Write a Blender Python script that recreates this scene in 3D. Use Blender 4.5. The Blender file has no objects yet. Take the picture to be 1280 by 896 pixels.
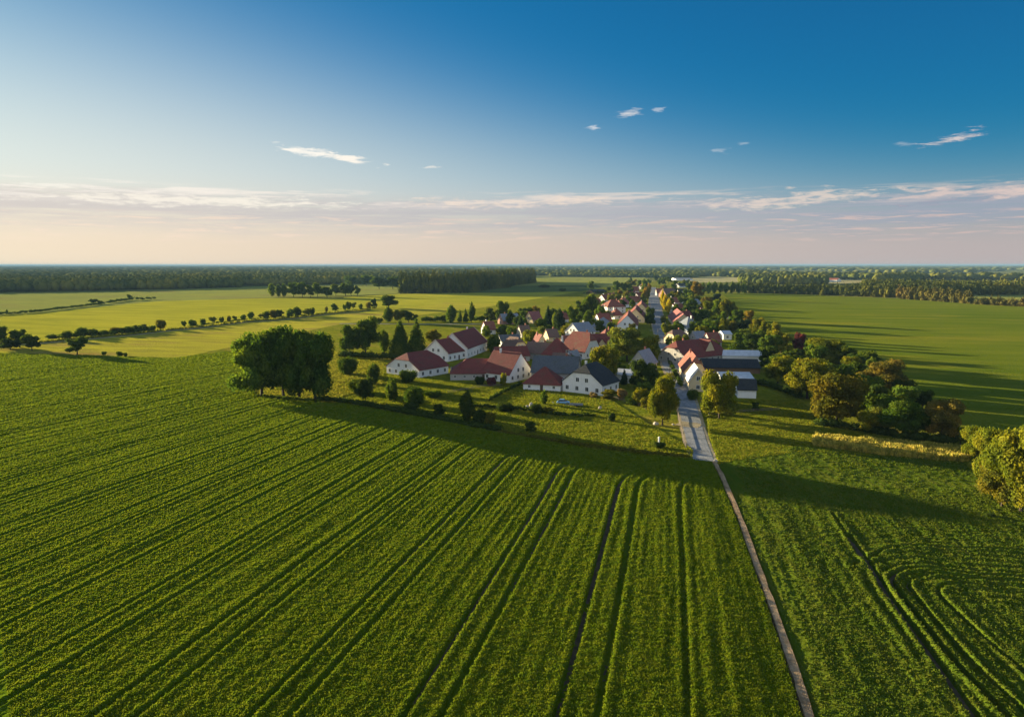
import bpy, bmesh, math, random
import numpy as np
from mathutils import Vector, Matrix
from mathutils import noise as mnoise

R = math.radians
scene = bpy.context.scene
col = scene.collection

# ------------------------------------------------------------------ camera
CAM_H = 45.0
FPX = 853.33                       # focal length in pixels of the 1280 wide photograph
PITCH = math.atan((448 - 331) / FPX)
cam_d = bpy.data.cameras.new('camera'); cam_d.sensor_width = 36.0; cam_d.lens = 24.0
cam_d.clip_start = 0.5; cam_d.clip_end = 120000
cam = bpy.data.objects.new('camera', cam_d); col.objects.link(cam)
cam.location = (0, 0, CAM_H); cam.rotation_euler = (R(90) - PITCH, 0, 0)
scene.camera = cam

# ------------------------------------------------------------------ light
SUN_EL = 7.0
SUN_AZ = -54.0                     # degrees from the viewing direction (+Y), negative = to the left
sd = Vector((math.sin(R(SUN_AZ)) * math.cos(R(SUN_EL)), math.cos(R(SUN_AZ)) * math.cos(R(SUN_EL)), math.sin(R(SUN_EL))))
sun_l = bpy.data.lights.new('sun', 'SUN'); sun_l.energy = 5.0; sun_l.angle = R(0.5); sun_l.color = (1.0, 0.83, 0.52)
sun = bpy.data.objects.new('sun', sun_l); col.objects.link(sun)
sun.rotation_euler = sd.to_track_quat('Z', 'Y').to_euler(); sun.location = (-300, 200, 200)
scene.view_settings.view_transform = 'Standard'
scene.view_settings.look = 'None'
scene.view_settings.gamma = 1.0
scene.view_settings.use_curve_mapping = False
EXPOSURE = 1.9
BG = 0.085                         # strength of the sky
scene.view_settings.exposure = EXPOSURE
scene.cycles.volume_bounces = 0
scene.cycles.max_bounces = 6
scene.cycles.transparent_max_bounces = 8
scene.cycles.use_denoising = True

def pxdir(x, y):
    """direction in the world of a pixel of the 1280x896 photograph"""
    cx, cy = x - 640, 448 - y
    return Vector((cx, FPX * math.cos(PITCH) + cy * math.sin(PITCH), -FPX * math.sin(PITCH) + cy * math.cos(PITCH)))

def G(x, y, z=0.0):
    """point of the ground (height z) seen at a pixel"""
    d = pxdir(x, y); t = (z - CAM_H) / d.z
    return Vector((d.x * t, d.y * t, z))

def Hpx(x, yb, yt):
    """height in metres of something standing at ground pixel (x,yb) whose top shows at yt"""
    p = G(x, yb); d = pxdir(x, yt)
    return CAM_H + d.z * p.y / d.y

def Wpx(x, yb, w):
    return w * G(x, yb).y / (FPX * math.cos(PITCH) + (448 - yb) * math.sin(PITCH))

# ------------------------------------------------------------------ world
class NT:
    def __init__(s, tree): s.t = tree; s.n = tree.nodes; s.l = tree.links
    def node(s, typ, **kw):
        n = s.n.new(typ)
        for k, v in kw.items(): setattr(n, k, v)
        return n
    def set(s, sock, v):
        if hasattr(v, 'links') or isinstance(v, bpy.types.NodeSocket): s.l.new(v, sock)
        else: sock.default_value = v
    def math(s, op, a, b=0.0, c=0.0, clamp=False):
        n = s.node('ShaderNodeMath', operation=op, use_clamp=clamp)
        s.set(n.inputs[0], a); s.set(n.inputs[1], b); s.set(n.inputs[2], c)
        return n.outputs[0]
    def mix(s, f, a, b, blend='MIX'):
        n = s.node('ShaderNodeMix', data_type='RGBA', blend_type=blend)
        s.set(n.inputs[0], f); s.set(n.inputs[6], a); s.set(n.inputs[7], b)
        return n.outputs[2]
    def ramp(s, f, stops, interp='LINEAR'):
        n = s.node('ShaderNodeValToRGB'); cr = n.color_ramp; cr.interpolation = interp
        while len(cr.elements) < len(stops): cr.elements.new(0.5)
        for e, (p, c) in zip(cr.elements, stops):
            e.position = p; e.color = (c, c, c, 1) if isinstance(c, (int, float)) else (c[0], c[1], c[2], 1)
        s.set(n.inputs[0], f); return n.outputs[0]
    def noise(s, vec, scale, detail=3, rough=0.55, dist=0.0, dim='3D'):
        n = s.node('ShaderNodeTexNoise', noise_dimensions=dim)
        if vec is not None: s.set(n.inputs['Vector'], vec)
        n.inputs['Scale'].default_value = scale; n.inputs['Detail'].default_value = detail
        n.inputs['Roughness'].default_value = rough; n.inputs['Distortion'].default_value = dist
        return n.outputs[0]
    def smooth(s, v, a, b):
        n = s.node('ShaderNodeMapRange', interpolation_type='SMOOTHSTEP')
        s.set(n.inputs['Value'], v); n.inputs['From Min'].default_value = a; n.inputs['From Max'].default_value = b
        return n.outputs[0]

def build_world():
    w = bpy.data.worlds.new('World'); scene.world = w; w.use_nodes = True
    N = NT(w.node_tree); N.n.clear()
    sky = N.node('ShaderNodeTexSky', sky_type='NISHITA', sun_disc=False)
    sky.sun_elevation = R(SUN_EL); sky.sun_rotation = R(SUN_AZ); sky.altitude = 45
    sky.air_density = 1.1; sky.dust_density = 0.35; sky.ozone_density = 4.5
    tc = N.node('ShaderNodeTexCoord').outputs['Generated']
    sp = N.node('ShaderNodeSeparateXYZ'); N.l.new(tc, sp.inputs[0])
    az = N.math('ARCTAN2', sp.outputs[0], sp.outputs[1])
    el = N.math('ARCSINE', sp.outputs[2])
    def vec(ax, ex):
        c = N.node('ShaderNodeCombineXYZ'); N.set(c.inputs[0], N.math('MULTIPLY', az, ax)); N.set(c.inputs[1], N.math('MULTIPLY', el, ex)); return c.outputs[0]
    K = BG * 2 ** EXPOSURE
    def wc(r, g, b):                      # a display colour as a sky radiance
        f = lambda v: (v / 255 / 12.92 if v <= 10 else ((v / 255 + .055) / 1.055) ** 2.4) / K
        return (f(r), f(g), f(b), 1)
    toward = N.smooth(az, 0.72, -0.85)
    c = N.mix(1.0, sky.outputs[0], N.mix(toward, (0.075, 0.42, 0.52, 1), (0.065, 0.36, 0.41, 1)), 'MULTIPLY')
    # pale veil of moist air, reaching higher on the sun's side
    sc = N.math('ADD', 0.100, N.math('MULTIPLY', toward, 0.172))
    ve = N.math('EXPONENT', N.math('MULTIPLY', N.math('POWER', N.math('DIVIDE', N.math('MAXIMUM', el, 0.0), sc), 2.6), -1.0))
    hi = N.mix(toward, wc(150, 175, 195), wc(246, 243, 230)); lo = N.mix(toward, wc(190, 178, 178), wc(255, 232, 204))
    vcol = N.mix(N.smooth(el, 0.13, 0.02), hi, lo)
    c = N.mix(N.math('MULTIPLY', ve, 0.95), c, vcol)
    # low bank of streaky cloud: bright upper rims, grey-lilac undersides
    wob = N.math('MULTIPLY', N.math('SUBTRACT', N.noise(vec(3.2, 0.0), 1.0, 4, 0.6), 0.5), 0.030)
    e2 = N.math('ADD', el, wob)
    nz = N.noise(vec(4.0, 85.0), 1.0, 7, 0.62, 0.35); nz2 = N.noise(vec(14.0, 210.0), 1.0, 6, 0.65, 0.4)
    n_all = N.math('ADD', N.math('MULTIPLY', nz, 0.6), N.math('MULTIPLY', nz2, 0.4))
    under = N.math('MULTIPLY', N.math('MULTIPLY', N.smooth(e2, 0.100, 0.082), N.smooth(e2, 0.030, 0.070)), N.smooth(n_all, 0.36, 0.55))
    c = N.mix(N.math('MULTIPLY', under, 0.9), c, N.mix(toward, wc(158, 166, 182), wc(218, 210, 204)))
    rim = N.math('MULTIPLY', N.math('MULTIPLY', N.smooth(e2, 0.105, 0.097), N.smooth(e2, 0.070, 0.092)), N.smooth(n_all, 0.47, 0.60))
    c = N.mix(N.math('MULTIPLY', rim, N.math('ADD', 0.55, N.math('MULTIPLY', toward, 0.45))), c, N.mix(toward, wc(224, 206, 196), wc(255, 249, 238)))
    low = N.math('MULTIPLY', N.math('MULTIPLY', N.smooth(el, 0.072, 0.060), N.smooth(el, 0.022, 0.042)), N.smooth(nz2, 0.50, 0.66))
    c = N.mix(N.math('MULTIPLY', low, 0.8), c, N.mix(toward, wc(212, 188, 182), wc(255, 234, 210)))
    # bright broken cloud added to the unseen sky behind the drone, fill for shaded walls
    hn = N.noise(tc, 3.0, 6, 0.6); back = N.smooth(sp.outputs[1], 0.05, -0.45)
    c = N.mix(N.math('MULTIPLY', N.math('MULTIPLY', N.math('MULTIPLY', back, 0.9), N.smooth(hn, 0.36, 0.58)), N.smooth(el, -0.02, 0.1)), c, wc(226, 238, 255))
    # single small clouds broken up by noise
    nb = N.noise(vec(34.0, 190.0), 1.0, 7, 0.70, 0.5); nb2 = N.noise(vec(9.0, 60.0), 1.0, 3, 0.6)
    def puff(x, y, wpx, hpx, tilt, amt, colr):
        nonlocal c
        d = pxdir(x, y).normalized(); a0 = math.atan2(d.x, d.y); e0 = math.asin(d.z)
        cs = math.cos(a0)
        da = N.math('SUBTRACT', az, a0); de = N.math('SUBTRACT', N.math('SUBTRACT', el, e0), N.math('MULTIPLY', da, tilt))
        wa = wpx / FPX * cs * cs; ha = hpx / FPX * cs
        q = N.math('SQRT', N.math('ADD', N.math('POWER', N.math('ABSOLUTE', N.math('DIVIDE', da, wa)), 2.0), N.math('POWER', N.math('ABSOLUTE', N.math('DIVIDE', de, ha)), 2.0)))
        v = N.math('ADD', N.math('SUBTRACT', 1.0, q), N.math('MULTIPLY', N.math('SUBTRACT', N.math('ADD', nb, N.math('MULTIPLY', nb2, 0.6)), 0.80), 4.5))
        c = N.mix(N.math('MULTIPLY', N.smooth(v, 0.0, 1.1), amt), c, wc(*colr))
    puff(392, 191, 46, 6.0, -0.10, 1.0, (255, 250, 240)); puff(436, 199, 34, 5.0, -0.14, 1.0, (255, 248, 236))
    puff(539, 209, 12, 2.4, 0, 0.8, (240, 236, 228)); puff(783, 142, 16, 4.4, 0.12, 0.7, (236, 232, 230)); puff(743, 161, 9, 3, 0, 0.7, (226, 228, 232))
    puff(825, 136.5, 12, 3.2, 0.1, 0.5, (214, 220, 228)); puff(903, 190, 12, 3.4, -.1, 0.5, (200, 210, 220)); puff(931, 179, 8, 2.4, 0, 0.4, (200, 210, 220))
    puff(1192, 174, 40, 6.0, 0.16, 0.85, (226, 212, 208)); puff(1130, 180, 14, 2.4, 0, 0.4, (200, 205, 212)); puff(60, 231, 46, 3.4, 0, 0.6, (255, 250, 238))
    puff(985, 249, 115, 10, 0.04, 0.75, (234, 216, 202)); puff(1175, 245, 100, 9, 0.04, 0.7, (230, 206, 196)); puff(1180, 251, 90, 5, 0.06, 0.5, (140, 145, 170)); puff(1290, 240, 60, 6, 0.03, 0.7, (228, 206, 196))
    puff(640, 253, 150, 7, 0.02, 0.65, (246, 226, 208)); puff(240, 251, 260, 9, 0.0, 0.8, (255, 247, 232))
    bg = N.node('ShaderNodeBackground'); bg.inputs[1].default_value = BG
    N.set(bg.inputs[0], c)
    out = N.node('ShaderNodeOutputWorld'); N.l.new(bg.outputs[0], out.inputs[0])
build_world()

# ------------------------------------------------------------------ helpers
def tag(o, label=None, cat=None, group=None, kind=None):
    if label: o['label'] = label
    if cat: o['category'] = cat
    if group: o['group'] = group
    if kind: o['kind'] = kind
    return o

def empty(name, loc, rz=0.0):
    o = bpy.data.objects.new(name, None); o.location = loc; o.rotation_euler = (0, 0, rz)
    o.empty_display_size = 0.5; col.objects.link(o); return o

def link(name, me, parent=None, loc=(0, 0, 0), rz=0.0, mat=None):
    o = bpy.data.objects.new(name, me); col.objects.link(o)
    if mat and not me.materials: me.materials.append(mat)
    o.location = loc; o.rotation_euler = (0, 0, rz)
    if parent: o.parent = parent
    return o

def mesh_np(name, verts, faces, smooth=False):
    """verts (n,3), faces (m,k) arrays"""
    me = bpy.data.meshes.new(name)
    verts = np.ascontiguousarray(verts, dtype=np.float32); faces = np.ascontiguousarray(faces, dtype=np.int32)
    k = faces.shape[1]
    me.vertices.add(len(verts)); me.vertices.foreach_set('co', verts.ravel())
    me.loops.add(faces.size); me.loops.foreach_set('vertex_index', faces.ravel())
    me.polygons.add(len(faces)); me.polygons.foreach_set('loop_start', np.arange(0, faces.size, k, dtype=np.int32))
    if smooth: me.polygons.foreach_set('use_smooth', np.ones(len(faces), dtype=bool))
    me.update(calc_edges=True); me.validate()
    return me

def mesh_py(name, verts, faces):
    me = bpy.data.meshes.new(name); me.from_pydata([tuple(v) for v in verts], [], faces); me.update(); return me

def hash2(ix, iy, seed):
    h = (ix.astype(np.int64) * 374761393 + iy.astype(np.int64) * 668265263 + seed * 1442695041) & 0xffffffff
    h = ((h ^ (h >> 13)) * 1274126177) & 0xffffffff
    h = (h ^ (h >> 16)) & 0xffffffff
    return h.astype(np.float64) / 4294967295.0

def vnoise(x, y, seed=0):
    ix = np.floor(x); iy = np.floor(y); fx = x - ix; fy = y - iy
    fx = fx * fx * (3 - 2 * fx); fy = fy * fy * (3 - 2 * fy)
    a = hash2(ix, iy, seed); b = hash2(ix + 1, iy, seed); c = hash2(ix, iy + 1, seed); d = hash2(ix + 1, iy + 1, seed)
    return (a + (b - a) * fx) * (1 - fy) + (c + (d - c) * fx) * fy - 0.5

def sstep(x, a, b):
    t = np.clip((x - a) / (b - a), 0, 1); return t * t * (3 - 2 * t)

def in_poly(X, Y, poly):
    ins = np.zeros(X.shape, bool); n = len(poly)
    for i in range(n):
        x0, y0 = poly[i][0], poly[i][1]; x1, y1 = poly[(i + 1) % n][0], poly[(i + 1) % n][1]
        if y0 == y1: continue
        c = ((y0 > Y) != (y1 > Y)) & (X < (x1 - x0) * (Y - y0) / (y1 - y0) + x0)
        ins ^= c
    return ins

def dist_polyline(X, Y, pts):
    best = np.full(X.shape, 1e9)
    for (a, b) in zip(pts[:-1], pts[1:]):
        dx, dy = b[0] - a[0], b[1] - a[1]; L2 = dx * dx + dy * dy
        t = np.clip(((X - a[0]) * dx + (Y - a[1]) * dy) / L2, 0, 1)
        best = np.minimum(best, np.hypot(X - a[0] - t * dx, Y - a[1] - t * dy))
    return best

def smooth_line(pts, n=6):
    """Catmull-Rom through points"""
    P = [Vector(p) for p in pts]; P = [P[0] * 2 - P[1]] + P + [P[-1] * 2 - P[-2]]
    out = []
    for i in range(1, len(P) - 2):
        for k in range(n):
            t = k / n; a, b, c, d = P[i - 1], P[i], P[i + 1], P[i + 2]
            out.append(0.5 * ((2 * b) + (c - a) * t + (2 * a - 5 * b + 4 * c - d) * t * t + (3 * b - a - 3 * c + d) * t ** 3))
    out.append(P[-2]); return out

# ------------------------------------------------------------------ materials
MATS = {}
def mat_base(name):
    m = bpy.data.materials.new(name); m.use_nodes = True
    N = NT(m.node_tree); N.n.clear()
    out = N.node('ShaderNodeOutputMaterial')
    return m, N, out

def bump(N, h, strength, dist):
    b = N.node('ShaderNodeBump'); b.inputs['Strength'].default_value = strength; b.inputs['Distance'].default_value = dist
    N.set(b.inputs['Height'], h); return b.outputs[0]

def pos(N):
    return N.node('ShaderNodeNewGeometry').outputs['Position']

def mapping(N, v, scale=(1, 1, 1), rot=(0, 0, 0)):
    m = N.node('ShaderNodeMapping'); N.set(m.inputs['Vector'], v); m.inputs['Scale'].default_value = scale; m.inputs['Rotation'].default_value = rot
    return m.outputs[0]

def mat_field(name, c1, c2, c3=None, rowdir=0.0, row=0.0, scale=0.01, streak=6.0, b=1.0, bs=(0.8, 0.35), sheen=0.0):
    """a crop or meadow seen from the air: patches of growth, streaks along the rows, rough canopy"""
    m, N, out = mat_base(name)
    p = pos(N)
    pr = mapping(N, p, rot=(0, 0, -rowdir))
    ps = mapping(N, pr, scale=(1.0, 1.0 / streak, 1))
    n1 = N.noise(p, scale, 5, 0.6)
    n2 = N.noise(ps, scale * 12, 4, 0.6)
    f = N.math('ADD', N.math('MULTIPLY', N.smooth(n1, 0.3, 0.7), 0.45), N.math('MULTIPLY', N.smooth(n2, 0.38, 0.62), 0.55))
    colr = N.mix(f, (*c1, 1), (*c2, 1))
    if c3:
        n4 = N.noise(mapping(N, pr, scale=(1, .35, 1)), scale * 3.1, 4, 0.62)
        colr = N.mix(N.math('MULTIPLY', N.smooth(n4, 0.52, 0.68), 0.8), colr, (*c3, 1))
    n3 = N.noise(p, 0.9, 3, 0.7)
    colr = N.mix(N.math('MULTIPLY', N.smooth(n3, 0.35, 0.65), 0.35), colr, N.mix(1.0, colr, (0.62, 0.7, 0.6, 1), 'MULTIPLY'))
    h = N.math('ADD', N.math('MULTIPLY', N.noise(p, bs[0], 4, 0.75), 1.0), N.math('MULTIPLY', N.noise(ps, bs[1], 2, 0.6), 0.8))
    if row:
        sx = N.node('ShaderNodeSeparateXYZ'); N.l.new(pr, sx.inputs[0])
        w = N.math('SINE', N.math('MULTIPLY', sx.outputs[0], 2 * math.pi / row))
        h = N.math('ADD', h, N.math('MULTIPLY', N.smooth(w, 0.55, 1.0), -0.8))
    d = N.node('ShaderNodeBsdfDiffuse'); N.set(d.inputs[0], colr); N.set(d.inputs['Normal'], bump(N, h, 1.0, b))
    N.l.new(d.outputs[0], out.inputs[0])
    return m

def mat_simple(name, color, rough=0.8, var=0.25, scale=1.0, bmp=0.0, spec=0.3, metallic=0.0):
    m, N, out = mat_base(name)
    p = N.node('ShaderNodeTexCoord').outputs['Object']
    n1 = N.noise(p, scale, 5, 0.65)
    c = N.mix(N.smooth(n1, 0.3, 0.7), (*[x * (1 - var) for x in color], 1), (*[min(1, x * (1 + var)) for x in color], 1))
    b = N.node('ShaderNodeBsdfPrincipled'); N.set(b.inputs['Base Color'], c)
    b.inputs['Roughness'].default_value = rough; b.inputs['Specular IOR Level'].default_value = spec; b.inputs['Metallic'].default_value = metallic
    if bmp: N.set(b.inputs['Normal'], bump(N, N.noise(p, scale * 6, 4, 0.7), 0.6, bmp))
    N.l.new(b.outputs[0], out.inputs[0]); return m

def mat_plaster(name, color):
    m, N, out = mat_base(name)
    p = N.node('ShaderNodeTexCoord').outputs['Object']
    st = N.noise(mapping(N, p, scale=(1.2, 1.2, 0.25)), 1.0, 5, 0.65)
    n2 = N.noise(p, 0.5, 4, 0.6)
    c = N.mix(N.math('MULTIPLY', N.smooth(st, 0.5, 0.75), 0.35), (*color, 1), (*[x * .62 for x in color], 1))
    c = N.mix(N.math('MULTIPLY', N.smooth(n2, 0.45, 0.7), 0.2), c, (color[0] * .8, color[1] * .74, color[2] * .62, 1))
    b = N.node('ShaderNodeBsdfPrincipled'); N.set(b.inputs['Base Color'], c); b.inputs['Roughness'].default_value = 0.9
    b.inputs['Specular IOR Level'].default_value = 0.15
    N.set(b.inputs['Normal'], bump(N, N.noise(p, 9, 3, 0.6), 0.4, 0.02))
    N.l.new(b.outputs[0], out.inputs[0]); return m

def mat_tiles(name, color, color2, moss=(0.10, 0.09, 0.06), row=0.34, wear=0.5):
    """roof tiles: courses down the slope and columns along it (UV in metres), with faded and mossy patches"""
    m, N, out = mat_base(name)
    uv = N.node('ShaderNodeUVMap').outputs[0]
    sx = N.node('ShaderNodeSeparateXYZ'); N.l.new(uv, sx.inputs[0])
    br = N.node('ShaderNodeTexBrick'); N.l.new(uv, br.inputs['Vector'])
    br.inputs['Color1'].default_value = (*color, 1); br.inputs['Color2'].default_value = (*color2, 1); br.inputs['Mortar'].default_value = (*[c * .35 for c in color], 1)
    br.inputs['Scale'].default_value = 1.0; br.inputs['Mortar Size'].default_value = 0.02; br.inputs['Brick Width'].default_value = 0.42; br.inputs['Row Height'].default_value = row
    n1 = N.noise(uv, 0.35, 5, 0.65); n2 = N.noise(uv, 1.6, 4, 0.7)
    c = N.mix(N.math('MULTIPLY', N.smooth(n1, 0.48, 0.68), wear), br.outputs['Color'], (*moss, 1))
    c = N.mix(N.math('MULTIPLY', N.smooth(n2, 0.55, 0.7), 0.3), c, (*[min(1, k * 1.5) for k in color2], 1))
    saw = N.math('FRACT', N.math('DIVIDE', sx.outputs[1], row))
    wav = N.math('ABSOLUTE', N.math('SINE', N.math('MULTIPLY', sx.outputs[0], math.pi / 0.30)))
    h = N.math('ADD', N.math('MULTIPLY', saw, -0.6), N.math('ADD', N.math('MULTIPLY', wav, 0.6), N.math('MULTIPLY', n2, 1.2)))
    b = N.node('ShaderNodeBsdfPrincipled'); N.set(b.inputs['Base Color'], c); b.inputs['Roughness'].default_value = 0.8
    b.inputs['Specular IOR Level'].default_value = 0.2
    N.set(b.inputs['Normal'], bump(N, h, 0.7, 0.06)); N.l.new(b.outputs[0], out.inputs[0]); return m

def mat_leaf(name, trans=0.42):
    """leaves: colour from the object's own colour, varied from leaf clump to leaf clump"""
    m, N, out = mat_base(name)
    oi = N.node('ShaderNodeObjectInfo')
    p = N.node('ShaderNodeTexCoord').outputs['Object']
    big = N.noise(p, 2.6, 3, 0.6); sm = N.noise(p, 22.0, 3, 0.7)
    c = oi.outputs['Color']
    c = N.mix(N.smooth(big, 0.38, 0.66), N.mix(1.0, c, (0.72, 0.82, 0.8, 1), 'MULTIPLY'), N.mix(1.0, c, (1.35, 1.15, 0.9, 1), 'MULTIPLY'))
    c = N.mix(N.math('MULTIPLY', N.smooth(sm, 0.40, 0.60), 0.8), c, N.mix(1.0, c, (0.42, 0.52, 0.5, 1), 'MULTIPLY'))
    d = N.node('ShaderNodeBsdfDiffuse'); N.set(d.inputs[0], c)
    t = N.node('ShaderNodeBsdfTranslucent'); N.set(t.inputs[0], N.mix(1.0, c, (1.3, 1.25, 0.55, 1), 'MULTIPLY'))
    mx = N.node('ShaderNodeMixShader'); mx.inputs[0].default_value = trans
    N.l.new(d.outputs[0], mx.inputs[1]); N.l.new(t.outputs[0], mx.inputs[2]); N.l.new(mx.outputs[0], out.inputs[0])
    return m

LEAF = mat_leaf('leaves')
BARK = mat_simple('bark', (0.055, 0.042, 0.03), 0.95, 0.4, 2.0, 0.05)
PALE_BARK = mat_simple('pale_bark', (0.42, 0.37, 0.26), 0.9, 0.3, 2.0, 0.04)

# ------------------------------------------------------------------ the land
def sheet(name, pts, z, mat, label=None, kind='structure', kerb=None, cat=None):
    """flat polygon on the ground; pts are world points"""
    bm = bmesh.new()
    vs = [bm.verts.new((p[0], p[1], z)) for p in pts]
    f = bm.faces.new(vs)
    if f.normal.z < 0: f.normal_flip()
    bmesh.ops.triangulate(bm, faces=[f])
    me = bpy.data.meshes.new(name); bm.to_mesh(me); bm.free()
    o = link(name, me, mat=mat); tag(o, label, cat, kind=kind); return o

def pxs(pts): return [G(x, y) for x, y in pts]

m_ground = mat_field('rough_grass', (0.14, 0.175, 0.014), (0.27, 0.26, 0.020), (0.30, 0.23, 0.045), 0.3, 0, 0.03, 2.0, 0.9)
me = mesh_py('ground', [(-60000, -3000, -0.30), (60000, -3000, -0.30), (60000, 70000, -0.30), (-60000, 70000, -0.30)], [(0, 1, 2, 3)])
m_far = mat_field('far_land', (0.07, 0.09, 0.025), (0.24, 0.24, 0.05), (0.34, 0.30, 0.10), R(85), 0, 0.0009, 4.0, 2.0)
tag(link('ground', me, mat=m_far), 'wide flat plain of woods and fields running to the horizon', kind='structure')

YG = (0.52, 0.46, 0.04); YG2 = (0.30, 0.31, 0.03); PG = (0.33, 0.34, 0.07); PG2 = (0.26, 0.28, 0.07)
BRN = (0.32, 0.23, 0.07); DG = (0.10, 0.17, 0.05)
m_yellow = mat_field('ripening_crop', YG2, YG, None, R(70), 0, 0.006, 9, 1.2, (0.5, 0.2))
m_yellow2 = mat_field('ripening_crop_patchy', YG, (0.30, 0.28, 0.04), BRN, R(75), 0, 0.010, 7, 1.2, (0.6, 0.2))
m_pale = mat_field('pale_meadow', PG2, PG, (0.28, 0.24, 0.08), R(70), 0, 0.006, 6, 1.2, (0.5, 0.2))
m_green = mat_field('young_wheat_far', (0.11, 0.16, 0.012), (0.19, 0.215, 0.018), (0.24, 0.23, 0.022), R(78), 0, 0.006, 12, 0.8, (0.9, 0.25))
m_tan = mat_field('stubble', (0.50, 0.42, 0.20), (0.42, 0.38, 0.18), None, R(60), 0, 0.01, 6, 1.0, (0.5, 0.2))
m_dgreen = mat_field('dark_meadow', (0.09, 0.13, 0.04), (0.13, 0.17, 0.05), None, R(60), 0, 0.01, 6, 1.0, (0.5, 0.2))

sheet('village_grass', pxs([(215, 449), (425, 405), (600, 385), (800, 352), (850, 352), (905, 366), (945, 392), (1010, 425), (1130, 468), (1200, 520), (1300, 560), (1300, 660), (1215, 590), (1000, 590), (893, 579), (740, 563), (620, 541), (430, 506), (290, 496)]),
      -0.05, m_ground, 'rough grass and gardens round the village')
# field sheets, far to near; each ends where the next begins or lies a little above it
sheet('field', pxs([(-60, 396), (-60, 367), (160, 364), (270, 360), (330, 358), (500, 354), (500, 367), (335, 372), (195, 377), (60, 390)]), -0.22, m_pale, 'pale green meadow in front of the far left wood')
sheet('field', pxs([(-60, 425), (-60, 398), (60, 390), (195, 376.5), (335, 372.5), (450, 373), (505, 368), (540, 370), (480, 386), (420, 389.5), (300, 402), (200, 413), (60, 426)]), -0.19, m_yellow, 'yellow-green field between the two long hedgerows')
sheet('field', pxs([(-60, 444), (-60, 427.5), (60, 427), (200, 414.5), (300, 403.5), (420, 391), (480, 387.5), (560, 372), (720, 366), (732, 368), (700, 382), (640, 396), (560, 404), (470, 404), (440, 412), (432, 440), (400, 462), (330, 480), (300, 470), (232, 447)]), -0.15, m_yellow2, 'patchy yellow field behind the big oaks')
sheet('field', pxs([(498, 367.5), (430, 371.5), (415, 391), (470, 390), (560, 378), (700, 383), (742, 367), (745, 364.5), (640, 364.5)]), -0.12, m_yellow, 'bright yellow field between the square wood and the village')
sheet('field', pxs([(583, 366), (640, 366), (735, 363.6), (750, 360), (745, 357), (640, 357.5)]), -0.09, m_dgreen, 'darker green field beside the square wood')
sheet('field', pxs([(630, 357), (745, 356.3), (752, 359), (798, 356), (815, 352.5), (805, 346.5), (660, 345), (664, 353.2)]), -0.17, m_pale, 'pale field north of the village')
sheet('field', pxs([(860, 353.5), (925, 352.5), (928, 347), (888, 346), (862, 348)]), -0.13, m_tan, 'straw coloured field beyond the end of the village')
sheet('field', pxs([(1030, 355), (1092, 353), (1090, 347.5), (1050, 345.5), (1028, 349)]), -0.13, m_tan, 'straw coloured field between the woods')
sheet('field', pxs([(1150, 349), (1300, 349.5), (1300, 345), (1155, 345)]), -0.13, m_tan, 'straw coloured strip beyond the right woods')
sheet('field', pxs([(1195, 378), (1310, 381), (1310, 366), (1200, 366), (1160, 370)]), -0.13, m_pale, 'pale green field behind the right tree belt')
sheet('field', pxs([(900, 365.3), (960, 366.5), (1130, 373.5), (1215, 380), (1310, 385), (1360, 388), (1360, 560), (1210, 530), (1195, 527), (1130, 468), (1060, 440), (1010, 424), (975, 408), (930, 390)]), 0.0, m_green, 'big smooth green field right of the village')

# ------------------------------------------------------------------ near crops, real relief
FX, FD, D0 = 317.0, 1365.0, 150.0                  # the drills fan very gently from a far point
def s_of(X, D): return FX + (X - FX) * (FD - D0) / (FD - D)
def X_of(s, D): return FX + (s - FX) * (FD - D) / (FD - D0)

def crop_material(name, c1, c2, c3):
    m, N, out = mat_base(name)
    p = pos(N)
    n1 = N.noise(p, 0.035, 5, 0.6); n2 = N.noise(mapping(N, p, rot=(0, 0, R(15)), scale=(1, 0.12, 1)), 0.9, 4, 0.65); n3 = N.noise(p, 3.2, 3, 0.7)
    c = N.mix(N.smooth(n1, 0.32, 0.68), (*c1, 1), (*c2, 1))
    c = N.mix(N.math('MULTIPLY', N.smooth(n2, 0.42, 0.7), 0.55), c, (*c3, 1))
    c = N.mix(N.math('MULTIPLY', N.smooth(n3, 0.35, 0.7), 0.5), c, N.mix(1.0, c, (0.5, 0.6, 0.5, 1), 'MULTIPLY'))
    h = N.math('ADD', N.noise(p, 4.5, 4, 0.8), N.math('MULTIPLY', N.noise(p, 1.6, 2, 0.6), 0.5))
    nrm = bump(N, h, 1.0, 0.16)
    d = N.node('ShaderNodeBsdfDiffuse'); N.set(d.inputs[0], c); N.set(d.inputs['Normal'], nrm)
    t = N.node('ShaderNodeBsdfTranslucent'); N.set(t.inputs[0], c); N.set(t.inputs['Normal'], nrm)
    N.l.new(d.outputs[0], out.inputs[0])
    return m

HEAD = [(-400, 420), (-200, 262), (-110, 234), (-57, 207), (-17, 175), (-2, 164), (11, 156), (25, 147), (60, 135)]     # where the drills end: (s, D)
EDGE = [G(x, y) for x, y in [(-60, 441), (0, 443), (120, 446), (215, 449), (280, 441), (312, 444), (322, 462), (316, 484), (318, 497.5), (345, 501), (430, 507), (520, 523), (620, 542), (740, 564), (820, 573), (890, 579)]]
PATH = smooth_line([G(x, y) for x, y in [(889, 573), (893, 579), (903, 598), (925, 650), (952, 724), (983, 810), (1010, 896), (1032, 985)]], 6)

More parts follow.
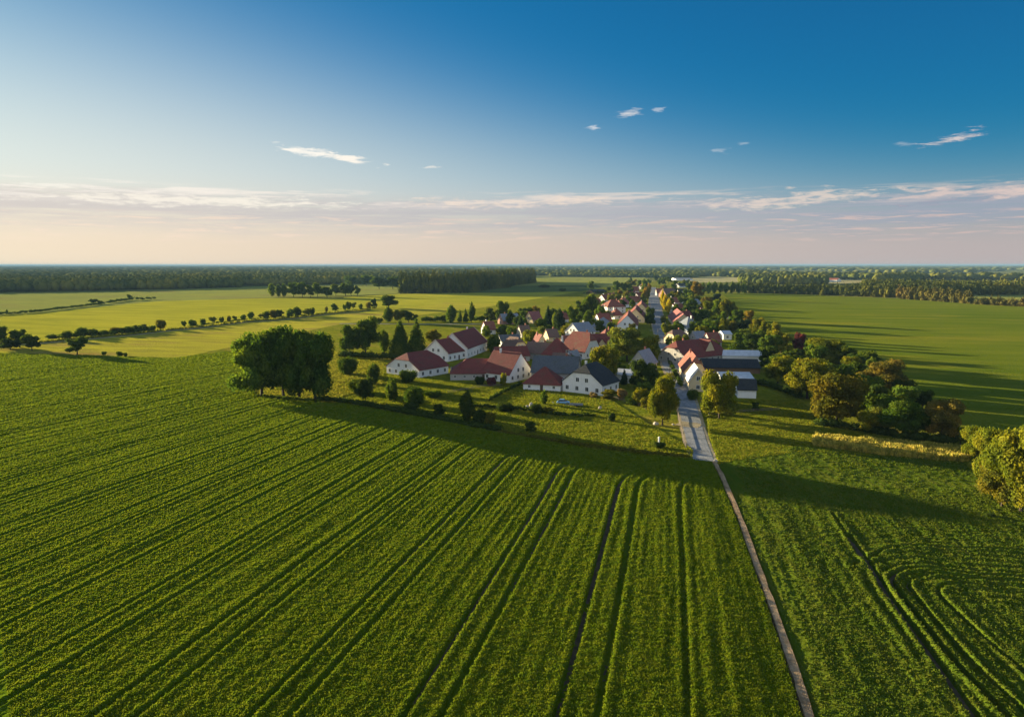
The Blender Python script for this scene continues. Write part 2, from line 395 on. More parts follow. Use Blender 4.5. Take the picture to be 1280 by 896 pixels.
def crop_height(X, D):
    s = s_of(X, D)
    dend = np.interp(s, [h[0] for h in HEAD], [h[1] for h in HEAD])
    t = D - (dend - 13)
    se = s - np.where(t > 0, 0.026 * t * t, 0)                 # wheel tracks bend to the right at the headland
    far = sstep(D, 150, 330)
    h = 0.62 + 0 * X
    wob = 0.5 * vnoise(D / 23, s / 60, 5)
    h += (0.15 + .08 * far) * vnoise((s + wob) / 1.25, D / 26, 1) + (0.10) * vnoise((s + wob) / 0.55, D / 7, 2) * (1 - far * .5)
    h += (0.12) * vnoise(X / 0.42, D / 0.42, 3) + (0.05 + 0.15 * far) * vnoise(X / 0.9 + 7, D / 0.9, 4) + 0.10 * vnoise(X / 0.22, D / 0.22, 6) * (1 - sstep(D, 100, 140))
    h += 0.12 * vnoise(X / 9, D / 14, 8) + 0.3 * vnoise(X / 45, D / 50, 9)
    h += (0.03 + 0.07 * sstep(D, 80, 160)) * np.sin(2 * math.pi * (s + 0.35 * wob) / 1.2) * (1 - sstep(t, 9, 14)) * (0.6 + vnoise(X / 11, D / 17, 15))
    # headland drilled the other way
    hd = sstep(t, 9, 14)
    u = X * 0.80 + D * 1.0
    h += hd * 0.22 * vnoise(u / 1.1, (X - D) / 30, 11)
    for k in range(-1, 22):
        for off in (0.0, 4.1):
            c = 25.5 - 14.4 * k + off + 0.35 * math.sin(k * 7.1 + off) - (0 if off else .0)
            if k == -1 and off == 0: c = 37.6
            if k == -1 and off: continue
            w = 0.31 + 0.002 * np.clip(D - 60, 0, 150)
            dd = np.abs(se - c + 0.25 * vnoise(D / 30, D * 0 + k, 12))
            dep = (0.22 if k == -1 else 0.66 if off == 0 else 0.56) * (1 - 0.60 * far)
            h -= dep * (1 - sstep(dd, w * 0.75, w * 1.5)) * (1 - sstep(t, 10, 13))
            h += 0.10 * np.exp(-((dd - w * 2.0) / 0.35) ** 2) * (1 - sstep(t, 10, 13))
    dp = dist_polyline(X, D, [(p.x, p.y) for p in PATH[::3]])
    h = (h * (0.62 + 0.38 * sstep(dp, 1.0, 7.0))) * sstep(dp, 0.4, 0.9)
    return h

def grid_chunk(a0, a1, da, d0, d1, dd, fx, hf, inside):
    na = int((a1 - a0) / da) + 1; nd = int((d1 - d0) / dd) + 1
    A, D = np.meshgrid(np.linspace(a0, a1, na), np.linspace(d0, d1, nd))
    X = fx(A, D); Z = hf(X, D)
    X = X + 0.3 * da * vnoise(X * 3.1, D * 3.3, 21); 
    V = np.stack([X, D, Z], -1).reshape(-1, 3)
    i = np.arange(nd - 1)[:, None] * na + np.arange(na - 1)[None, :]
    F = np.stack([i, i + 1, i + 1 + na, i + na], -1).reshape(-1, 4)
    cx = X[:-1, :-1].ravel(); cy = D[:-1, :-1].ravel()
    F = F[inside(cx, cy)]
    used = np.zeros(len(V), bool); used[F.ravel()] = True
    idx = np.cumsum(used) - 1
    return V[used], idx[F]

def merge(chunks):
    Vs, Fs, n = [], [], 0
    for V, F in chunks:
        Vs.append(V); Fs.append(F + n); n += len(V)
    return np.concatenate(Vs), np.concatenate(Fs)

poly_left = [(p.x, p.y) for p in EDGE] + [(p.x, p.y) for p in PATH[6:]] + [(-200, 40), (-420, 300)]
ch = []
insideL = lambda x, y: in_poly(x, y, poly_left)
ch.append(grid_chunk(-110, 48, 0.115, 52, 110, 0.15, X_of, crop_height, insideL))
ch.append(grid_chunk(-190, 60, 0.19, 109.8, 205, 0.33, X_of, crop_height, insideL))
ch.append(grid_chunk(-420, 0, 0.42, 204.5, 400, 0.85, X_of, crop_height, insideL))
V, F = merge(ch)
m_crop = crop_material('wheat', (0.102, 0.168, 0.008), (0.140, 0.200, 0.009), (0.19, 0.205, 0.012))
o = link('crop_field', mesh_np('crop_field', V, F, True), mat=m_crop)
tag(o, 'large green wheat field with dark wheel tracks', kind='stuff')
m_soil = mat_simple('soil', (0.10, 0.075, 0.045), 1.0, 0.3, 0.8, 0.05)
sheet('soil', [(p.x, p.y) for p in EDGE] + [(p.x, p.y) for p in PATH[6:]] + [(-200, 30), (-420, 300)], -0.02, m_soil, 'brown soil under the wheat')

# right-hand field, mown and driven in loops
LOOPS = [smooth_line(pxs(c), 5) for c in (
    [(1060, 672), (1085, 706), (1112, 750), (1160, 818), (1218, 900), (1270, 985)],
    [(1300, 727), (1220, 722), (1160, 714), (1128, 716), (1114, 725), (1120, 741), (1150, 780), (1195, 836), (1262, 905), (1330, 985)],
    [(1300, 733), (1230, 729), (1180, 722), (1150, 724), (1135, 732), (1145, 750), (1200, 818), (1290, 905), (1350, 960)],
    [(1310, 693), (1240, 690), (1180, 688), (1140, 686), (1105, 690), (1082, 704)],
    [(1310, 752), (1240, 738), (1195, 733), (1172, 742), (1190, 765), (1250, 820), (1320, 880)],
    [(1040, 645), (1055, 668), (1075, 700)])]
LW = [(0.42, 0.75), (0.36, 0.7), (0.3, 0.5), (0.3, 0.35), (0.3, 0.4), (0.3, 0.3)]
def crop_height_r(X, D):
    s = s_of(X, D)
    mown = sstep(D, 150, 120) if False else 1 - sstep(D, 112, 140)
    h = 0.30 + 0.22 * mown
    h = h + 0.13 * vnoise(X / 0.45, D / 0.45, 33) + 0.08 * vnoise(X / 1.1, D / 1.1, 34) + 0.14 * vnoise(X / 0.24, D / 0.24, 36) * mown
    h += 0.35 * vnoise(X / 7, D / 8, 38) * 0.4 + 0.2 * vnoise(s / 1.5, D / 22, 31) * (0.4 + .6 * mown) + 0.16 * vnoise(s / 0.6, D / 8, 32) * mown
    dcut = np.full(X.shape, 1e9)
    for L, (w, dep) in zip(LOOPS, LW):
        dd = dist_polyline(X, D, [(p.x, p.y) for p in L])
        h -= dep * (1 - sstep(dd, w * 0.6, w * 1.4)); h += 0.14 * np.exp(-((dd - w * 2.1) / 0.35) ** 2)
    dd = dist_polyline(X, D, [(p.x, p.y) for p in LOOPS[1]])
    h += 0.14 * np.sin(dd * 2 * math.pi / 1.9) * np.exp(-dd / 7) * mown * (X > 45)
    dp = dist_polyline(X, D, [(p.x, p.y) for p in PATH[::3]])
    return (h * (0.6 + 0.4 * sstep(dp, 1.0, 7.0))) * sstep(dp, 0.4, 0.9)
edgeR = pxs([(897, 582), (985, 560), (1015, 560), (1205, 580), (1222, 600), (1300, 655), (1500, 720)])
poly_r = [(p.x, p.y) for p in PATH[::-1][:-6]] + [(p.x, p.y) for p in edgeR] + [(120, 45)]
insideR = lambda x, y: in_poly(x, y, poly_r)
ident = lambda a, d: a
V, F = merge([grid_chunk(22, 90, 0.13, 50, 112, 0.16, ident, crop_height_r, insideR), grid_chunk(26, 130, 0.24, 111.8, 172, 0.34, ident, crop_height_r, insideR)])
m_cropr = crop_material('meadow_grass', (0.070, 0.115, 0.009), (0.098, 0.14, 0.011), (0.15, 0.14, 0.018))
o = link('crop_field', mesh_np('crop_field', V, F, True), mat=m_cropr)
tag(o, 'grass field right of the narrow track with looping wheel marks', kind='stuff')
sheet('soil', poly_r, -0.02, m_soil, 'brown soil under the right-hand grass')

# ------------------------------------------------------------------ track and road
def ribbon(name, line, widths, z, mat, label, thick=0.0, kind='structure', jitter=0.0, seed=1):
    """a strip along a ground line, optionally with thickness"""
    rng = random.Random(seed)
    L = [Vector((p[0], p[1], 0)) for p in line]; n = len(L)
    vs, fs = [], []
    for i, p in enumerate(L):
        t = (L[min(i + 1, n - 1)] - L[max(i - 1, 0)]).normalized(); nr = Vector((t.y, -t.x, 0))
        w = widths[i] if isinstance(widths, (list, tuple)) else widths
        a = p - nr * (w / 2 + rng.uniform(-jitter, jitter)); b = p + nr * (w / 2 + rng.uniform(-jitter, jitter))
        vs += [(a.x, a.y, z), (p.x, p.y, z + 0.02), (b.x, b.y, z)]
        if thick: vs[-3:] = vs[-3:]
    for i in range(n - 1):
        k = i * 3
        fs += [(k, k + 1, k + 4, k + 3), (k + 1, k + 2, k + 5, k + 4)]
    me = mesh_py(name, vs, fs); 
    bm = bmesh.new(); bm.from_mesh(me); bmesh.ops.recalc_face_normals(bm, faces=bm.faces)
    if bm.faces[0].normal.z < 0: bmesh.ops.reverse_faces(bm, faces=bm.faces)
    if thick:
        r = bmesh.ops.extrude_edge_only(bm, edges=[e for e in bm.edges if e.is_boundary])
        for v in [g for g in r['geom'] if isinstance(g, bmesh.types.BMVert)]: v.co.z -= thick
    bm.to_mesh(me); bm.free()
    o = link(name, me, mat=mat); tag(o, label, kind=kind); return o

def mat_gravel(name, c1, c2, c3, scale):
    m, N, out = mat_base(name); p = pos(N)
    v = N.node('ShaderNodeTexVoronoi'); N.set(v.inputs['Vector'], p); v.inputs['Scale'].default_value = scale
    n1 = N.noise(p, 0.25, 5, 0.7); n2 = N.noise(mapping(N, p, rot=(0, 0, R(12)), scale=(1, 0.06, 1)), 1.3, 5, 0.6)
    vr = N.node('ShaderNodeSeparateColor'); N.l.new(v.outputs['Color'], vr.inputs[0])
    c = N.mix(vr.outputs[0], (*c1, 1), (*c2, 1)); c = N.mix(N.math('MULTIPLY', N.smooth(n2, 0.45, 0.65), 0.6), c, (*c3, 1))
    c = N.mix(N.math('MULTIPLY', N.smooth(n1, 0.48, 0.62), 0.6), c, (*[k * .55 for k in c1], 1))
    n5 = N.noise(p, 1.1, 4, 0.7); c = N.mix(N.math('MULTIPLY', N.smooth(n5, 0.55, 0.62), 0.45), c, (*[min(1, k * 1.25) for k in c2], 1))
    b = N.node('ShaderNodeBsdfDiffuse'); N.set(b.inputs[0], c); N.set(b.inputs['Normal'], bump(N, N.math('SUBTRACT', 1.0, v.outputs['Distance']), 0.8, 0.08))
    N.l.new(b.outputs[0], out.inputs[0]); return m
m_track = mat_gravel('track_gravel', (0.36, 0.24, 0.13), (0.50, 0.36, 0.22), (0.26, 0.17, 0.09), 7.0)
ribbon('path', PATH[6:], 0.88, 0.42, m_track, 'narrow pale gravel track between the two crop fields', 0.6, jitter=0.10, seed=3)

m_road = mat_gravel('worn_asphalt', (0.22, 0.235, 0.25), (0.31, 0.32, 0.33), (0.38, 0.37, 0.34), 7.0)
m_verge = mat_gravel('dusty_verge', (0.36, 0.30, 0.19), (0.50, 0.42, 0.27), (0.30, 0.24, 0.14), 3.0)
road_px = [(879, 576, 28), (873, 558, 26), (868, 542, 25), (862.5, 520, 24), (856, 496, 22), (847.5, 476, 22), (839, 457, 21), (833, 440, 18), (828, 422, 16.5), (823.5, 406, 16), (820, 392, 16), (818.5, 382, 15), (817.5, 374, 12), (817, 365, 7.5), (817, 359, 5)]
line = [G(a, b) for a, b, c in road_px]; wid = [Wpx(a, b, c) for a, b, c in road_px]
rl = smooth_line(line, 4); rw = np.interp(np.linspace(0, 1, len(rl)), np.linspace(0, 1, len(wid)), wid)
RW = list(rw)
ribbon('verge', rl[:], [w + 1.6 for w in RW], 0.02, m_verge, 'dusty shoulder on both sides of the village street', jitter=0.15)
ribbon('road', rl[:], [w - 0.2 for w in RW], 0.03 + 0.03, m_road, 'grey worn village street running to the far end of the village', jitter=0.04)
# pale dusty crossings
for i, (a, b) in enumerate([((848, 529), (876, 533)), ((830, 461), (853, 463.5)), ((812, 413), (834, 414))]):
    p, q = G(*a), G(*b)
    ribbon('crossing', [p, p.lerp(q, .3), p.lerp(q, .6), q], [5.5, 6, 6.5, 5] if i == 0 else [2.2, 2.6, 2.4, 2.2], 0.10, m_verge, ['wide pale dusty patch across the near end of the street', 'pale dusty strip crossing the street by the garage', 'farther pale strip crossing the street'][i], jitter=0.4, seed=i)

# ------------------------------------------------------------------ trees
def ico(sub):
    bm = bmesh.new(); bmesh.ops.create_icosphere(bm, subdivisions=sub, radius=1.0)
    V = np.array([v.co[:] for v in bm.verts]); F = np.array([[v.index for v in f.verts] for f in bm.faces]); bm.free(); return V, F
ICO1, ICO2, ICO3 = ico(1), ico(2), ico(3)

def tri2quad(F): return np.concatenate([F, F[:, 2:3]], 1)

LEAFSETS = {}
def crown_arrays(lobes, ncards, csize, seed, core=ICO2, flat=0.0):
    """lobes: (x,y,z,rx,rz) in a unit crown; dense inner foliage plus leaf clumps over and through the surface -> triangles"""
    rng = np.random.default_rng(seed); Vs, Fs, n = [], [], 0
    L = np.array(lobes, float)
    for (x, y, z, rx, rz) in lobes:
        V = core[0].copy(); nn = np.array([mnoise.noise(Vector(v * 2.1 + seed + x * 9)) for v in V])
        V = V * (0.66 + 0.34 * nn)[:, None] * np.array([rx, rx, rz]) + np.array([x, y, z])
        Vs.append(V); Fs.append(core[1] + n); n += len(V)
    area = L[:, 3] * (L[:, 3] + L[:, 4]); pick = rng.choice(len(L), ncards, p=area / area.sum())
    d = rng.normal(size=(ncards, 3)); d /= np.linalg.norm(d, axis=1)[:, None]
    # sprays gather in clumps: push them out along a bumpy radius
    ang = np.stack([d[:, 0] * 3.3 + pick * 5.1, d[:, 1] * 3.3 + d[:, 2] * 2.7], 1)
    bumpy = vnoise(ang[:, 0], ang[:, 1], seed)
    r = 0.88 + 0.42 * bumpy + rng.uniform(-0.16, 0.14, ncards)
    P = L[pick, :3] + d * r[:, None] * L[pick][:, [3, 3, 4]]
    nr = d + rng.normal(size=(ncards, 3)) * 0.75; nr /= np.linalg.norm(nr, axis=1)[:, None]
    a = np.cross(nr, rng.normal(size=(ncards, 3))); a /= np.linalg.norm(a, axis=1)[:, None]; b = np.cross(nr, a)
    sz = csize * rng.uniform(0.55, 1.3, ncards)[:, None]
    q = np.stack([P + a * sz, P + b * sz * 0.8, P - a * sz * .9, P - b * sz * 0.7 + nr * sz * .3], 1).reshape(-1, 3)
    k = np.arange(ncards)[:, None] * 4 + n
    Vs.append(q); Fs.append(np.concatenate([k + [0, 1, 2], k + [0, 2, 3]], 0))
    V = np.concatenate(Vs); V[:, 2] = np.maximum(V[:, 2], 0.0)
    return V, np.concatenate(Fs)

def lobes_round(rng, n, top=0.5):
    out = [(0, 0, 0.48, 0.28, 0.36)]
    for i in range(n):
        a = 2 * math.pi * (i * 0.618) + rng.uniform(-.3, .3); z = rng.uniform(0.22, 0.84)
        rr = 0.33 * math.sqrt(max(0.05, 1 - ((z - 0.45) / 0.55) ** 2)) * rng.uniform(.65, 1.15); s = rng.uniform(0.11, 0.22)
        out.append((math.cos(a) * rr, math.sin(a) * rr, z, s, s * rng.uniform(0.75, 1.0)))
    return out
def lobes_cone(rng, n):
    out = []
    for i in range(n):
        t = i / (n - 1); w = 0.40 * (1 - t) ** 0.8 + 0.07; a = rng.uniform(0, 6.28); o = rng.uniform(0, .10) * (1 - t)
        out.append((math.cos(a) * o, math.sin(a) * o, 0.10 + 0.82 * t, w, 0.16 + .04 * (1 - t)))
    return out
def lobes_col(rng, n):
    out = []
    for i in range(n):
        t = i / (n - 1); w = 0.42 * math.sin(math.pi * (0.12 + 0.80 * t)) ** 0.6; a = rng.uniform(0, 6.28); o = rng.uniform(0.02, .12)
        out.append((math.cos(a) * o, math.sin(a) * o, 0.12 + 0.76 * t, w, 0.17))
    return out
def lobes_bush(rng, n):
    out = [(0, 0, 0.38, 0.34, 0.46)]
    for i in range(n):
        a = 6.28 * i / n + rng.uniform(-.4, .4); rr = rng.uniform(.12, .30); s = rng.uniform(0.16, 0.25)
        out.append((math.cos(a) * rr, math.sin(a) * rr, rng.uniform(0.2, 0.6), s, s * rng.uniform(1.0, 1.6)))
    return out

CROWNS = {}
def get_crown(kind, size, i):
    """size: 'l' for the trees one sees leaf clumps on, 'm', 's' far off"""
    key = (kind, size, i)
    if key not in CROWNS:
        rng = random.Random(hash(kind) % 1 + i * 31 + len(kind)); seed = i * 13 + len(kind) * 7
        nl = {'l': 22, 'm': 13, 's': 7}[size]; nc = {'l': 9500, 'm': 3200, 's': 700}[size]; cs = {'l': 0.023, 'm': 0.036, 's': 0.070}[size]
        lb = {'round': lambda: lobes_round(rng, nl), 'cone': lambda: lobes_cone(rng, 9), 'column': lambda: lobes_col(rng, 7), 'bush': lambda: lobes_bush(rng, max(5, nl // 2))}[kind]()
        V, F = crown_arrays(lb, nc, cs, seed, {'l': ICO2, 'm': ICO2, 's': ICO1}[size])
        # settle into the unit box so that given width and height come out exactly
        ex = np.percentile(np.abs(V[:, :2]), 98.6); V[:, :2] *= 0.48 / ex
        top = np.percentile(V[:, 2], 99.7); V[:, 2] /= top
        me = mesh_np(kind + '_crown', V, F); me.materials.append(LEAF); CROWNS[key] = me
    return CROWNS[key]

TRUNKS = {}
def get_trunk(i, pale=False):
    key = (i, pale)
    if key not in TRUNKS:
        rng = random.Random(50 + i); bm = bmesh.new()
        def limb(pts, radii, seg=8):
            rings = []
            for k, (p, r) in enumerate(zip(pts, radii)):
                p = Vector(p); t = (Vector(pts[min(k + 1, len(pts) - 1)]) - Vector(pts[max(k - 1, 0)])).normalized()
                a = t.cross(Vector((0.3, 1, 0.1))).normalized(); b = t.cross(a)
                rings.append([bm.verts.new(p + (a * math.cos(6.283 * j / seg) + b * math.sin(6.283 * j / seg)) * r * (1 + .12 * math.sin(3 * j + k))) for j in range(seg)])
            for u, v in zip(rings[:-1], rings[1:]):
                for j in range(seg): bm.faces.new([u[j], u[(j + 1) % seg], v[(j + 1) % seg], v[j]])
            bm.faces.new(rings[-1]); 
        # unit tree: height 1, trunk radius about 0.03
        limb([(0, 0, -0.01), (0.004, 0, 0.03), (0.01, 0.005, 0.14), (0.0, 0.012, 0.3), (0.01, 0, 0.55), (0, 0, 0.8)], [0.045, 0.030, 0.025, 0.02, 0.012, 0.004])
        for k in range(6):
            a = k * 1.05 + rng.uniform(-.3, .3); z = rng.uniform(0.16, 0.42); l = rng.uniform(.16, .30)
            limb([(0, 0, z), (math.cos(a) * l * .45, math.sin(a) * l * .45, z + l * .45), (math.cos(a) * l, math.sin(a) * l, z + l * 1.05)], [0.014, 0.009, 0.003], 6)
        bmesh.ops.recalc_face_normals(bm, faces=bm.faces)
        me = bpy.data.meshes.new('trunk'); bm.to_mesh(me); bm.free(); me.materials.append(PALE_BARK if pale else BARK); TRUNKS[key] = me
    return TRUNKS[key]

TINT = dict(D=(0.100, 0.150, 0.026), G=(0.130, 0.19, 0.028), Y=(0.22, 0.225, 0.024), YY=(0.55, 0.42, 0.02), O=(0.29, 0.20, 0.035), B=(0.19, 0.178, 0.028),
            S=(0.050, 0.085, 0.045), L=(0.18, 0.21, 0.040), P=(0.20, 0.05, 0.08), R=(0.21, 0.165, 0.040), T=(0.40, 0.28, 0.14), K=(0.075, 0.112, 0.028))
trng = random.Random(7)
tcount = 0
def tree(x, yb, yt, w, kind, tint, label, name='tree', cat='tree', group=None, cb=None, deep=1.0, pale=False, size=None):
    """a tree standing on the ground at pixel (x,yb), top at yt, crown w pixels wide"""
    global tcount
    tcount += 1
    p = G(x, yb); h = max(0.8, Hpx(x, yb, yt)); wm = Wpx(x, yb, w)
    if size is None: size = 'l' if p.y < 330 and w > 22 else ('m' if w > 11 else 's')
    nvar = {'l': 4, 'm': 4, 's': 4}[size]
    me = get_crown(kind, size, trng.randrange(nvar))
    t = TINT[tint]; j = trng.uniform(0.85, 1.18); j2 = trng.uniform(0.93, 1.07)
    colr = (t[0] * j * j2, t[1] * j, t[2] * j, 1)
    rz = trng.uniform(0, 6.28)
    if kind == 'bush':
        o = link(name, me, loc=p, rz=rz); o.scale = (wm, wm * deep, h); o.color = colr
        o.location.z = -0.05
        return tag(o, label, cat, group)
    if name == 'tree' and kind == 'round' and tint == 'Y': cb = 0.03
    if cb is None: cb = {'round': 0.09, 'cone': 0.04, 'column': 0.05}[kind]
    r = empty(name, (p.x, p.y, -0.05))
    tag(r, label, cat, group)
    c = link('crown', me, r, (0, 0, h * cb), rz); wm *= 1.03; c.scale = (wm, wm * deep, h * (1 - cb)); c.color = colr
    k = link('trunk', get_trunk(trng.randrange(3), pale), r, (0, 0, 0), rz); ws = min(h, wm * 0.9) * (1.1 if h < 14 else 1.0); k.scale = (ws, ws, h)
    return r

# the four oaks at the edge of the wheat
OG = 'big oaks at the edge of the wheat'
tree(327, 497, 417, 70, 'round', 'G', 'leftmost of the four big oaks, sunlit crown leaning over the wheat', 'oak_tree', 'tree', OG, 0.05, 0.8)
tree(355, 498.6, 410, 66, 'round', 'D', 'tallest big oak with a thick trunk, second from the left end of the four', 'oak_tree', 'tree', OG, 0.06, 0.8)
tree(374, 499.5, 414, 54, 'round', 'D', 'narrower big oak squeezed between two others, third of the four', 'oak_tree', 'tree', OG, 0.04, 0.8)
tree(394, 502, 417, 64, 'round', 'D', 'rightmost of the four big oaks, dark crown almost down to the grass', 'oak_tree', 'tree', OG, 0.05, 0.8)

